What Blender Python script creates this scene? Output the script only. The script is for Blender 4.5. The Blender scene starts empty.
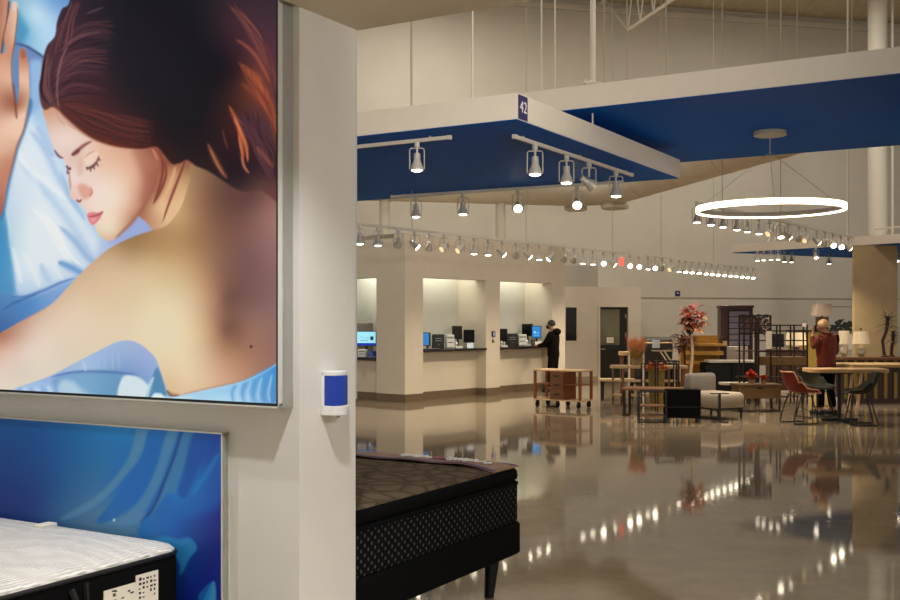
import numpy as np
# ---------------------------------------------------------------- print artwork (flat prints on the two wall panels)
def cat_rom(P, closed=True, n=5):
    P = np.array(P, float); N = len(P); out = []
    rng = range(N) if closed else range(N-1)
    for i in rng:
        if closed: a, b, c, d = P[(i-1) % N], P[i], P[(i+1) % N], P[(i+2) % N]
        else: a, b, c, d = P[max(i-1, 0)], P[i], P[i+1], P[min(i+2, N-1)]
        for k in range(n):
            t = k/n
            out.append(.5*((2*b)+(c-a)*t+(2*a-5*b+4*c-d)*t*t+(3*b-a-3*c+d)*t**3))
    if not closed: out.append(P[-1])
    return np.array(out)
def seg_dist(X, Y, P, closed):
    d2 = np.full(X.shape, 1e9); tt = np.zeros(X.shape); n = len(P); m = n if closed else n-1
    for i in range(m):
        x0, y0 = P[i]; x1, y1 = P[(i+1) % n]; dx, dy = x1-x0, y1-y0; L = dx*dx+dy*dy+1e-9
        t = np.clip(((X-x0)*dx+(Y-y0)*dy)/L, 0, 1)
        q = (X-x0-t*dx)**2+(Y-y0-t*dy)**2
        m_ = q < d2
        d2 = np.where(m_, q, d2); tt = np.where(m_, (i+t)/m, tt)
    return np.sqrt(d2), tt
class Paint:
    def __init__(s, X, Y):
        s.X, s.Y = X, Y; s.img = np.zeros(X.shape+(3,)); s.rs = np.random.RandomState(7)
    def mask(s, pts, soft=1.0, n=5, smooth=True):
        P = cat_rom(pts, True, n) if smooth else np.array(pts, float)
        x0, y0 = P.min(0)-3*soft; x1, y1 = P.max(0)+3*soft
        m = np.zeros(s.X.shape); b = (s.X > x0) & (s.X < x1) & (s.Y > y0) & (s.Y < y1)
        X, Y = s.X[b], s.Y[b]
        if X.size == 0: return m
        d, _ = seg_dist(X, Y, P, True); ins = np.zeros(X.shape, bool); N = len(P)
        for i in range(N):
            xa, ya = P[i]; xb, yb = P[(i+1) % N]
            if ya == yb: continue
            c = ((ya > Y) != (yb > Y)) & (X < (xb-xa)*(Y-ya)/(yb-ya)+xa); ins ^= c
        sd = np.where(ins, -d, d); t = np.clip(.5-sd/(2*soft), 0, 1); m[b] = t*t*(3-2*t); return m
    def put(s, m, col):
        col = np.array(col, float)
        s.img += (col-s.img)*m[..., None]
    def fill(s, pts, col, soft=1.0, a=1.0, smooth=True): s.put(s.mask(pts, soft, 5, smooth)*a, col)
    def field(s, ctrl, g=14.):
        # smooth colour field: a thin-plate spline through the colour swatches, clamped to their range
        C = np.array(ctrl, float); P = C[:, :2]/100; K = len(P)
        def U(r2): return r2*np.log(r2+1e-9)
        A = np.zeros((K+3, K+3)); A[:K, :K] = U(((P[:, None]-P[None])**2).sum(-1))+np.eye(K)*.004
        A[:K, K] = 1; A[:K, K+1:] = P; A[K, :K] = 1; A[K+1:, :K] = P.T
        B = np.zeros((K+3, 3)); B[:K] = C[:, 2:]; W = np.linalg.solve(A, B)
        x, y = s.X/100, s.Y/100
        out = W[K]+x[..., None]*W[K+1]+y[..., None]*W[K+2]
        for i in range(K): out += U((x-P[i, 0])**2+(y-P[i, 1])**2)[..., None]*W[i]
        return np.clip(out, C[:, 2:].min(0), C[:, 2:].max(0))
    def stroke(s, pts, w, col, a=1.0, taper=True, soft=None):
        P = cat_rom(pts, False, 5); R = w*2.5+2
        x0, y0 = P.min(0)-R; x1, y1 = P.max(0)+R
        b = (s.X > x0) & (s.X < x1) & (s.Y > y0) & (s.Y < y1)
        if not b.any(): return
        d, t = seg_dist(s.X[b], s.Y[b], P, False)
        ww = w*(np.sin(np.pi*np.clip(t, .02, .98))**.6 if taper else 1.0)
        m = np.exp(-(d/np.maximum(ww, .15))**2)*a
        if taper: m *= np.clip(np.minimum(t, 1-t)*8, 0, 1)
        c = np.array(col, float); s.img[b] += (c-s.img[b])*m[:, None]
    def noise(s, fx, fy, seed):
        r = np.random.RandomState(seed); n = np.zeros(s.X.shape)
        for k in range(6):
            a = r.uniform(0, 6.28); f = r.uniform(.6, 1.7)
            n += np.sin((s.X*np.cos(a)*fx+s.Y*np.sin(a)*fy)*f+r.uniform(0, 6.28))
        return n/6

def paint_sleeper(X, Y):
    p = Paint(X, Y); R = p.rs
    # bed linen
    p.img[:] = p.field([(35,15,185,222,240),(50,25,170,208,238),(22,28,90,165,205),(52,5,120,170,220),(38,45,150,200,232),
        (-60,20,150,195,225),(-80,150,170,205,230),(-60,300,90,140,200),(25,150,205,222,235),(60,190,200,222,238),(40,120,165,200,230),
        (30,230,222,230,232),(60,240,212,226,234),(90,250,185,206,232),(45,265,215,226,232),(20,270,170,208,230),(5,230,60,140,195),
        (4,265,70,150,205),(3,285,80,145,200),(75,265,150,190,225),(100,235,170,198,230),(125,235,150,170,222),(60,283,125,170,220),
        (30,295,80,140,205),(5,310,70,120,180),(40,310,90,145,205),(0,330,55,100,165),(60,295,120,160,215),
        (120,350,150,178,218),(140,362,140,165,215),(95,365,150,185,225),(60,385,150,185,228),(30,392,165,200,238),(110,385,95,150,195),
        (85,390,160,205,225),(75,397,150,205,230),(120,395,85,145,195),(200,400,165,212,240),(240,392,140,198,240),(265,385,70,145,215),(275,395,55,120,200)], 13)
    # pillow shadow line near the top, cloth under the hand
    p.fill([(14,43),(26,46),(43,57),(42,80),(40,100),(30,108),(14,108)], (98,130,182), 1.2)
    p.fill([(30,62),(42,62),(42,85),(40,106),(30,112),(30,85)], (140,178,222), 4)
    p.stroke([(13,43),(26,46),(36,52),(45,58)], 1.3, (50,75,125), .9, False)
    p.fill([(17,10),(22,18),(28,30),(24,40),(14,43),(14,25)], (60,140,190), 4, .7)
    # pillow
    p.fill([(28,118),(34,124),(45,140),(58,165),(70,195),(85,222),(98,240),(92,262),(78,276),(62,282),(40,292),(22,297),(14,288),(12,262),(8,232),(3,212),(10,185),(20,150)], (222,233,240), 6, .7)
    for pts, w, c, a in [([(28,128),(45,150),(60,180),(80,215)], 4, (150,182,225), .6), ([(16,160),(40,185),(62,212),(85,245),(95,262)], 5, (160,192,228), .55),
        ([(14,140),(26,165),(50,185),(66,200)], 3, (235,240,240), .8), ([(30,205),(48,225),(62,250),(72,266)], 4, (236,240,238), .85), ([(58,225),(74,240),(88,258),(98,264)], 4, (130,170,220), .75),
        ([(57,262),(66,265),(78,271),(84,274)], 4, (95,150,210), .9), ([(42,210),(58,232),(70,255),(82,266)], 2.2, (240,242,240), .7), ([(12,245),(17,265),(22,285)], 3, (225,235,240), .8),
        ([(22,250),(34,272),(40,288)], 3, (232,236,236), .7), ([(40,262),(46,276),(52,284)], 4, (165,195,228), .7), ([(50,250),(56,270),(64,280)], 3, (225,232,236), .7),
        ([(4,205),(9,225),(10,245),(16,270)], 2.2, (200,225,238), .8), ([(5,295),(22,297),(42,291),(60,283),(78,277)], 1.6, (70,115,185), .8), ([(0,312),(12,304),(24,299),(40,293)], 1.6, (50,95,165), .7),
        ([(36,125),(46,142),(55,158)], 5, (150,185,225), .6), ([(60,170),(68,190),(78,208),(86,222)], 3, (150,185,222), .7), ([(25,150),(32,170),(40,200)], 5, (222,232,238), .6)]:
        p.stroke(pts, w, c, a)
    p.fill([(0,213),(5,213),(8,232),(12,262),(15,288),(12,293),(0,290),(-40,280),(-40,215)], (62,142,196), 3, .75)
    # linen below the arm
    p.fill([(52,380),(70,373),(95,372),(125,373),(140,374),(124,378),(120,400),(60,402),(55,388)], (98,152,200), 2.5, .7)
    p.fill([(122,378),(134,376),(146,383),(160,404),(120,402)], (222,236,238), 1.8, .9)
    p.fill([(60,382),(72,381),(85,392),(100,399),(60,400)], (185,215,232), 4, .8)
    p.stroke([(48,378),(75,372),(110,372),(140,375)], 1.6, (70,110,175), .8); p.stroke([(83,360),(86,372)], 1.5, (190,205,235), .7)
    for x in (98, 104, 112, 118): p.stroke([(x,352),(x+1,370)], 1.2, (165,188,226), .5)
    for i in range(9):
        x = 5+i*6; p.stroke([(x,386+R.uniform(-2,2)),(x+4,393),(x+3,400)], 1.8, [(120,160,215),(205,228,245)][i % 2], .6)
    p.fill([(158,368),(152,378),(146,402),(162,402),(166,392)], (70,130,175), 1.2, .9)
    p.stroke([(154,376),(149,388),(147,400)], 2.0, (205,228,230), .8)
    # left arm and hand
    ctl = [(2,10,190,120,95),(12,12,228,178,150),(14,40,225,172,140),(6,40,200,135,105),(8,80,225,170,140),(3,60,215,150,120),(24,55,190,110,80),(24,80,235,185,150),(16,105,160,90,65),
           (10,120,232,185,155),(22,115,238,195,165),(5,150,225,170,140),(14,140,228,180,150),(4,190,190,120,95),(0,200,175,105,85),(10,160,200,135,105),(-40,100,225,175,150)]
    arm = p.field(ctl, 11)
    p.fill([(15,104),(30,98),(32,108),(25,132),(19,148),(14,167),(9,188),(6,205),(4,215),(0,216),(0,150)], (60,110,170), 2.2, .85)
    def skin(pts, f, soft=.9): p.put(p.mask(pts, soft), f)
    skin([(-60,-40),(3,-40),(8,-6),(9,6),(7,20),(3,38),(0,52),(-10,60),(-60,60)], arm)
    p.stroke([(9,2),(7,22),(3,42),(1,60)], 1.4, (120,65,55), .9, False)
    skin([(19,55),(21,49),(24,48),(26,52),(28,62),(29,78),(29,100),(24,128),(17,146),(12,166),(7,186),(4,205),(0,216),(-20,240),(-60,240),(-60,40),(0,54),(4,36),(9,14),(12,4),(15,1),(18,6),(17,22),(14,44),(11,62),(12,80),(14,98),(17,104),(19,90),(19,72)], arm)
    p.stroke([(16,4),(17.5,14),(15,40),(12,60),(12,82),(15,102)], 1.0, (150,85,65), .7); p.stroke([(13,80),(15,98),(16,112),(17,120)], 1.6, (120,60,45), .75)
    p.stroke([(29,98),(24,128),(17,146),(12,166),(7,186)], 1.3, (165,100,80), .7); p.fill([(12,3),(15,1.5),(17,4),(16.5,10),(13,11)], (240,205,190), 1, .7); p.fill([(20,51),(24,48.5),(26,56),(22,58)], (150,75,60), 1.5, .6)
    # neck and face
    p.fill([(108,243),(122,234),(138,214),(146,205),(156,228),(140,236),(122,242)], (150,168,220), 1.5, .9)
    neck = p.field([(150,205,190,130,95),(160,205,232,185,135),(170,200,228,175,125),(178,180,205,150,105),(165,175,190,120,85),(152,190,150,85,65),(185,165,150,95,65),(160,220,215,165,120),(190,180,185,140,95)], 8)
    p.put(p.mask([(138,212),(150,190),(158,150),(180,150),(200,160),(196,215),(172,224),(156,231),(146,222)], 1.2), neck)
    face = p.field([(52,118,215,165,140),(58,135,232,205,190),(70,140,236,208,195),(85,148,232,200,182),(100,150,232,185,155),(62,152,232,200,190),(75,160,228,190,172),(90,172,236,205,185),(98,165,232,192,165),
        (72,180,240,215,205),(70,192,232,190,170),(84,185,236,205,190),(95,190,242,215,202),(110,180,240,208,185),(125,165,230,178,148),(120,195,240,210,185),(140,155,208,145,116),(150,150,150,80,65),(138,180,220,160,130),
        (150,175,175,105,85),(130,205,225,175,145),(100,215,240,215,190),(110,228,242,218,185),(118,232,225,185,150),(105,237,225,190,160),(132,218,195,135,105),(145,195,185,115,90),(157,160,170,95,75),(85,205,238,208,195)], 8)
    p.put(p.mask([(44,108),(46,122),(49,134),(54,148),(58,155),(63,159),(66,166),(68,173),(69,184),(71,190),(70,196),(74,200),(79,203),(82,206),(86,212),(88,219),(91,224),(95,226),(97,232),(102,238),(109,241),(115,239),(123,231),(132,223),(140,212),(150,195),(160,165),(162,145),(140,140),(100,130),(70,105)], .9), face)
    # features
    p.stroke([(71,155.5),(75,153),(80,148.5),(86,144),(93,141)], 1.9, (130,65,60), .9); p.stroke([(71,155.5),(76,152.5),(80,149)], 2.2, (110,50,52), .85)
    p.stroke([(54,149),(57,154),(60,157),(64,158.5)], 1.2, (95,50,50), .9)
    p.stroke([(85,167),(89,168),(93,166),(97,161),(99,155)], 1.6, (95,45,50), .95)
    for q in [((87,167.5),(87,170.5)), ((90,168),(91,172)), ((93,166),(95,170)), ((96,163),(99,166.5)), ((98,158),(101,161))]: p.stroke(q, .8, (90,45,50), .8)
    p.fill([(84,158),(90,153),(97,152),(97,160),(91,165),(86,165)], (242,212,190), 2, .7); p.stroke([(84,158),(90,153),(96,151)], .8, (190,130,115), .6)
    p.stroke([(66,165),(69,169),(71,167)], 1.5, (85,40,48), .9); p.stroke([(67,170),(68,173),(70,172)], 1.3, (95,50,55), .8)
    p.stroke([(69,172),(70,182),(71,190)], 1.0, (175,110,95), .7)
    p.fill([(79,160),(82,158),(83,170),(80,176),(77,170)], (215,165,145), 3, .5)
    p.fill([(78,186),(83,184),(89,187),(92,192),(90,197),(84,199),(80,194)], (222,150,125), 2.5, .8); p.stroke([(90,187),(92,192),(89,197)], 1.1, (195,110,90), .7)
    p.stroke([(76,199),(79,201.5),(82,199)], 1.2, (130,65,55), .9); p.fill([(70,190),(75,187),(78,193),(75,199),(71,197)], (238,200,185), 2, .6)
    p.fill([(87,214),(92,212),(98,212.5),(103,211),(101,217),(97,222),(93,225),(90,223),(88,219)], (228,120,130), 1.0, .95)
    p.stroke([(88,216.5),(94,216),(99,214.5),(104,211.5)], .9, (165,55,70), .85); p.fill([(90,219),(96,218),(94,222)], (240,155,160), 1.2, .8)
    p.stroke([(114,239.5),(123,231),(132,222),(141,210),(150,195)], 2.2, (165,95,70), .7)
    p.fill([(134,150),(160,146),(160,170),(150,196),(142,200),(144,180)], (165,95,72), 6, .55)
    for q in [((158,148),(163,165),(160,185),(152,206)), ((165,160),(166,175),(160,192),(153,205)), ((186,158),(181,172),(174,190),(168,206),(162,224))]: p.stroke(q, 1.5, (120,45,35), .85)
    p.stroke([(176,165),(170,185),(158,207)], 2.2, (238,185,130), .6)
    # shoulder, arm and back
    body = p.field([(5,350,222,178,155),(3,338,185,125,100),(40,328,226,196,172),(20,370,224,204,190),(-40,370,225,195,175),(80,308,230,202,168),(60,350,228,208,184),(30,350,232,208,190),(110,275,220,186,146),(100,300,226,196,158),(95,272,215,180,140),
        (112,255,200,160,118),(125,248,172,132,88),(138,240,160,118,72),(150,240,172,128,82),(160,245,180,138,88),(150,262,205,170,120),(130,270,215,180,138),(135,300,226,200,158),(150,300,230,208,164),(170,255,195,152,100),(180,265,205,165,115),
        (165,285,222,194,145),(185,300,224,196,152),(200,300,208,168,125),(170,350,234,214,172),(120,325,230,206,170),(185,378,232,204,160),(172,385,225,190,145),(195,340,226,196,152),(205,225,148,104,74),(195,240,165,120,78),(212,255,152,108,78),(208,280,178,132,94),
        (217,300,165,118,88),(226,300,122,82,66),(224,270,135,92,74),(240,230,124,80,70),(255,260,124,85,84),(262,300,128,90,86),(270,340,148,104,90),(250,330,150,104,86),(226,330,128,86,68),(212,330,192,146,106),(222,350,180,132,96),(240,360,180,126,94),(215,372,216,172,132),
        (262,365,160,112,92),(262,215,140,95,85),(250,198,100,62,58),(205,200,140,95,68),(190,205,178,130,88),(182,190,190,145,98),(178,215,205,156,106),(168,226,190,140,92),(222,198,108,70,56),(272,260,140,96,94),(272,210,150,100,90),(240,280,120,80,72),(240,310,128,88,76)], 14)
    body = body*(1+.012*p.noise(1.9, 1.9, 3))[..., None]
    p.put(p.mask([(-60,362),(0,333),(20,322),(50,305),(68,287),(82,272),(95,260),(110,248),(130,238),(150,231),(164,227),(172,220),(182,205),(190,180),(200,160),(300,160),(300,350),(281,361),(262,371),(240,381),(205,389.5),(175,396),(168,392),(163,379),(157,361),(150,352),(140,344),(130,340.5),(117,342),(100,350),(75,363),(50,376),(25,385),(0,393),(-60,405)], .9), body)
    p.stroke([(166,390),(172,395.5),(180,395)], 2.0, (120,70,40), .8); p.stroke([(178,395),(205,389),(240,381),(262,371)], 1.0, (165,110,75), .5)
    p.stroke([(0,334),(20,323),(50,306)], 1.4, (205,140,120), .5); p.fill([(250,345.5),(252,345.5),(252,348),(250,348)], (70,40,35), .6)
    # linen at the hip
    p.fill([(152,396),(160,393),(170,397),(206,391),(240,383),(262,373),(279,362),(300,350),(300,420),(150,420)], (160,208,240), .9)
    hip = p.field([(165,400,225,238,240),(200,398,165,212,240),(230,392,150,203,238),(248,390,110,175,228),(262,382,85,160,220),(275,372,60,140,210),(272,395,70,140,205),(250,402,150,200,238)], 10)
    p.put(p.mask([(152,397),(160,394),(170,398),(206,392),(240,384),(262,374),(279,363),(300,351),(300,420),(150,420)], 1.2), hip)
    for i in range(9): x = 232+i*5.2; p.stroke([(x+4,384-i*1.6),(x,393),(x+2,403)], 1.6, [(70,140,210),(185,222,246)][i % 2], .55)
    # hair
    H = [(72,-45),(70,0),(62,9),(57,22),(55,36),(47,46),(43,60),(41,75),(39,88),(41,104),(45,110),(52,107),(58,110),(66,118),(76,127),(88,136),(100,142),(118,147),(140,149),(156,147),(164,155),(172,164),(180,163),(187,160),(196,166),(208,171),(222,180),(234,188),(246,192),(262,191),(300,193),(300,-45)]
    hair = p.field([(62,20,58,32,46),(50,60,70,38,46),(46,90,62,34,44),(48,104,90,50,45),(70,60,62,32,44),(75,95,72,34,40),(90,50,40,24,36),(95,110,70,30,32),(110,135,82,32,26),(135,142,78,30,22),(150,140,50,20,20),(85,125,80,34,32),(100,20,30,20,32),(130,60,20,15,26),(130,100,32,18,26),(160,100,18,14,24),(180,60,18,15,26),(200,20,22,18,28),(200,120,20,14,24),
        (232,20,58,32,42),(245,40,70,34,44),(262,50,84,42,52),(270,15,60,38,50),(275,80,90,45,45),(255,75,110,50,40),(262,95,110,52,40),(235,70,40,22,28),(240,130,60,28,30),(255,130,62,36,48),(270,140,78,42,44),(272,170,60,30,34),(240,175,36,22,30),(220,160,36,20,24),(190,145,26,16,22),(262,185,90,55,50)], 13)
    p.put(p.mask(H, 1.3), hair)
    hm = p.mask(H, 1.5); keep = p.img.copy()
    def strands(n, f, cols, w, a):
        for i in range(n):
            t = R.uniform(); q = f(t, R); p.stroke(q, R.uniform(*w), cols[R.randint(len(cols))], R.uniform(*a))
    dk, rd = (24,14,26), (112,58,60)
    def j(q, R, k=1.5): return [(x+R.uniform(-k,k), y+R.uniform(-k,k)) for x, y in q]
    strands(70, lambda t, R: j([(52+3*t,104-58*t),(62+6*t,96-62*t),(78+12*t,92-70*t),(108+10*t,96-76*t)], R, 3), [dk, rd, (96,52,60), (60,30,42)], (.5, 1.3), (.25, .6))
    strands(70, lambda t, R: j([(58,108-t*6),(72+6*t,118-16*t),(92+8*t,130-22*t),(125,142-26*t),(155,146-24*t)], R, 2.5), [(116,50,40), (96,40,36), dk, (60,24,26)], (.5, 1.3), (.25, .6))
    strands(40, lambda t, R: j([(46+8*t,48+10*t),(42+10*t,74),(42+10*t,92),(50+6*t,106)], R, 2), [dk, rd, (120,72,70)], (.5, 1.1), (.3, .6))
    strands(26, lambda t, R: j([(72+8*t,0),(64+10*t,18),(56+14*t,36),(52+14*t,56)], R, 2), [dk, rd, (100,58,62)], (.5, 1.2), (.3, .6))
    strands(60, lambda t, R: j([(228+20*t,2+20*t),(246+14*t,22+20*t),(262+10*t,48+30*t),(275+6*t,78+40*t)], R, 4), [(122,62,62), (100,46,52), (44,24,34), (140,70,56)], (.5, 1.4), (.25, .55))
    strands(80, lambda t, R: j([(236+20*t,58+20*t),(252+10*t,78+14*t),(264+6*t,98+10*t),(278,125+20*t)], R, 4), [(150,66,44), (186,84,46), (50,24,28), (110,46,40)], (.6, 1.6), (.3, .6))
    strands(80, lambda t, R: j([(226+32*t,112),(248+14*t,134),(258+14*t,156),(274,182)], R, 4), [(104,56,56), (40,22,34), (84,46,56)], (.6, 1.4), (.25, .55))
    for q, w, c, a in [(((234,38),(246,46),(256,56),(264,70),(272,86)), 2.2, (196,92,58), .55), (((246,68),(256,76),(262,86),(270,98)), 3.2, (205,98,54), .45), (((240,82),(250,90),(260,100),(268,112)), 3, (176,76,46), .4),
        (((228,104),(236,120),(241,140),(244,160)), 2.2, (225,98,50), .7), (((233,116),(240,130),(246,146),(248,164)), 2.0, (238,120,60), .85), (((238,132),(241,150),(244,166),(250,174)), 1.4, (240,130,80), .8), (((236,124),(238,144),(242,158)), 1.2, (60,20,20), .6),
        (((207,142),(213,155),(220,168),(228,180)), 2.6, (165,86,52), .75), (((210,148),(216,162),(224,176)), 1.2, (200,120,75), .6), (((222,128),(225,140),(228,150)), 1.0, (140,60,50), .6), (((256,146),(264,156),(274,168)), 2.4, (160,80,58), .6),
        (((60,112),(57,95),(58,76),(62,58),(68,46)), 1.4, (150,98,92), .6), (((64,46),(76,38),(90,33),(104,32)), 1.2, (125,84,86), .6), (((86,14),(96,10),(104,7)), 1.2, (120,84,88), .5), (((90,34),(102,30),(112,34)), 2, (86,44,52), .5)]: p.stroke(q, w, c, a)
    p.img = keep*(1-hm[..., None])+p.img*hm[..., None]
    p.stroke([(45,112),(52,107),(58,110),(66,118),(76,127),(88,136),(100,142),(118,147),(140,149.5)], 1.6, (150,72,48), .45)
    for q in [((56,112),(60,120),(66,126)), ((60,114),(68,124),(76,130)), ((70,124),(80,132),(90,138))]: p.stroke(q, .9, (195,135,110), .6)
    p.stroke([(150,146),(158,152),(164,160),(172,166)], 1.6, (150,60,45), .7); p.stroke([(152,148),(158,160)], 1.2, (225,140,110), .7)
    g = p.img.mean(-1, keepdims=True); p.img = g+(p.img-g)*.9; p.img = p.img+(255-p.img)*.045*(p.img/255)
    return np.clip(p.img+4, 0, 255)

def paint_silk(X, Y):
    p = Paint(X, Y)
    p.img[:] = p.field([(10,440,6,66,146),(40,430,8,74,156),(80,450,14,92,168),(120,432,22,106,184),(100,475,38,98,168),(60,490,20,76,150),(30,500,2,46,130),(20,470,6,58,140),(60,515,40,86,150),(150,470,14,88,178),(130,500,16,92,184),(105,515,70,108,160),
        (130,520,66,108,164),(200,445,10,70,160),(215,440,8,56,150),(205,470,10,72,166),(192,492,14,100,192),(215,500,6,40,150),(215,540,4,26,126),(185,520,8,70,165),(170,525,10,84,176),(160,510,14,86,172),(175,560,10,60,150),(200,580,4,30,130),(-60,480,4,50,135),(150,600,4,40,140)], 15)
    light = (84,122,172)
    p.fill([(137,428),(149,428),(145,446),(137,462),(124,478),(110,494),(92,508),(72,518),(60,519),(74,510),(96,496),(114,478),(128,458),(134,440)], light, 2.2, .8)
    p.fill([(149,430),(165,430),(158,456),(146,482),(132,504),(112,520),(96,522),(112,502),(130,478),(142,456)], (14,88,176), 1.6, .8)
    p.fill([(168,430),(178,431),(168,462),(158,488),(146,510),(138,524),(104,524),(124,516),(142,496),(156,468)], (78,118,172), 2.0, .8)
    p.fill([(182,430),(194,431),(188,455),(180,478),(176,492),(168,494),(160,504),(152,512),(162,482),(172,456)], (66,108,166), 1.8, .75)
    p.stroke([(182,430),(174,456),(164,482),(154,506),(142,522)], 1.6, (10,52,128), .9, False)
    p.fill([(194,431),(212,432),(205,452),(196,475),(186,498),(178,492),(184,470)], (8,64,156), 3, .8)
    p.fill([(222,440),(214,462),(200,480),(188,498),(176,516),(198,515),(222,500)], (10,86,180), 6, .6); p.stroke([(220,452),(206,474),(192,496)], 3, (36,116,196), .6)
    p.fill([(141,524),(146,517),(153,522),(154,532),(146,538),(138,534)], (8,92,176), 1.2, .9)
    p.fill([(152,541),(164,536),(178,539),(190,538),(197,548),(190,558),(184,570),(180,575),(178,560),(166,548)], (40,124,196), 2, .85)
    p.fill([(212,582),(216,590),(214,612),(200,612)], (60,140,205), 1.2, .85); p.fill([(198,596),(212,582),(206,604)], (20,100,190), 1.5, .7)
    p.fill([(113,519),(115,519),(115,521),(113,521)], (200,220,240), .6)
    p.img[..., 1] = p.img[..., 1]*1.07+4
    return np.clip(p.img, 0, 255)
import bpy, math, random
from mathutils import Matrix, Vector
random.seed(11)
C = bpy.context.scene.collection
F, EYE, HOR = 1050.0, 1.65, 320.0
def at(px, d): return ((px-450)/F*d, d)
def hz(py, d): return EYE+(HOR-py)/F*d
RA = math.radians(-30.5); CS, SN = math.cos(RA), math.sin(RA)
def L(X, Y, z=0): return (X*CS-Y*SN, X*SN+Y*CS, z)
def on_line(A, B, px):
    k = (px-450)/F; dx, dy = B[0]-A[0], B[1]-A[1]
    t = (k*A[1]-A[0])/(dx-k*dy); return (A[0]+dx*t, A[1]+dy*t)
# ---------------------------------------------------------------- materials
def lin(c): c = c/255; return c/12.92 if c <= .04045 else ((c+.055)/1.055)**2.4
def col(rgb): return tuple(lin(v) for v in rgb)+(1,)
MATS = {}
def mat(name, rgb, rough=.5, metal=0, var=.08, scale=18, bump=0, bscale=80, stretch=(1, 1, 1), emit=None, estr=0, spec=.5, wood=False, sheen=0):
    m = bpy.data.materials.new(name); m.use_nodes = True; nt = m.node_tree; N, K = nt.nodes, nt.links
    b = N['Principled BSDF']; b.inputs['Roughness'].default_value = rough; b.inputs['Metallic'].default_value = metal
    b.inputs['Specular IOR Level'].default_value = spec
    tc = N.new('ShaderNodeTexCoord'); mp = N.new('ShaderNodeMapping'); mp.inputs['Scale'].default_value = stretch; K.new(tc.outputs['Object'], mp.inputs['Vector'])
    nz = N.new('ShaderNodeTexNoise'); nz.inputs['Scale'].default_value = scale; nz.inputs['Detail'].default_value = 5; K.new(mp.outputs['Vector'], nz.inputs['Vector'])
    c = col(rgb); fac = nz.outputs['Fac']
    if wood:
        wv = N.new('ShaderNodeTexWave'); wv.inputs['Scale'].default_value = scale*1.1; wv.bands_direction = 'Y'; wv.inputs['Distortion'].default_value = 2.5; wv.inputs['Detail'].default_value = 3; K.new(mp.outputs['Vector'], wv.inputs['Vector'])
        mx = N.new('ShaderNodeMath'); mx.operation = 'MULTIPLY_ADD'; mx.inputs[1].default_value = .5; K.new(wv.outputs['Fac'], mx.inputs[0])
        m2 = N.new('ShaderNodeMath'); m2.operation = 'MULTIPLY'; m2.inputs[1].default_value = .5; K.new(nz.outputs['Fac'], m2.inputs[0]); K.new(m2.outputs[0], mx.inputs[2]); fac = mx.outputs[0]
    cr = N.new('ShaderNodeValToRGB'); e = cr.color_ramp.elements
    e[0].position = .25; e[1].position = .75
    e[0].color = tuple(v*(1-var*2.2) for v in c[:3])+(1,); e[1].color = tuple(min(1, v*(1+var*1.6)) for v in c[:3])+(1,)
    K.new(fac, cr.inputs['Fac']); K.new(cr.outputs['Color'], b.inputs['Base Color'])
    if bump:
        n2 = N.new('ShaderNodeTexNoise'); n2.inputs['Scale'].default_value = bscale; n2.inputs['Detail'].default_value = 4; K.new(mp.outputs['Vector'], n2.inputs['Vector'])
        bp = N.new('ShaderNodeBump'); bp.inputs['Strength'].default_value = bump; bp.inputs['Distance'].default_value = .02; K.new(n2.outputs['Fac'], bp.inputs['Height']); K.new(bp.outputs['Normal'], b.inputs['Normal'])
    if emit: b.inputs['Emission Color'].default_value = col(emit); b.inputs['Emission Strength'].default_value = estr
    if sheen: b.inputs['Sheen Weight'].default_value = sheen
    MATS[name] = m; return m
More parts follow.
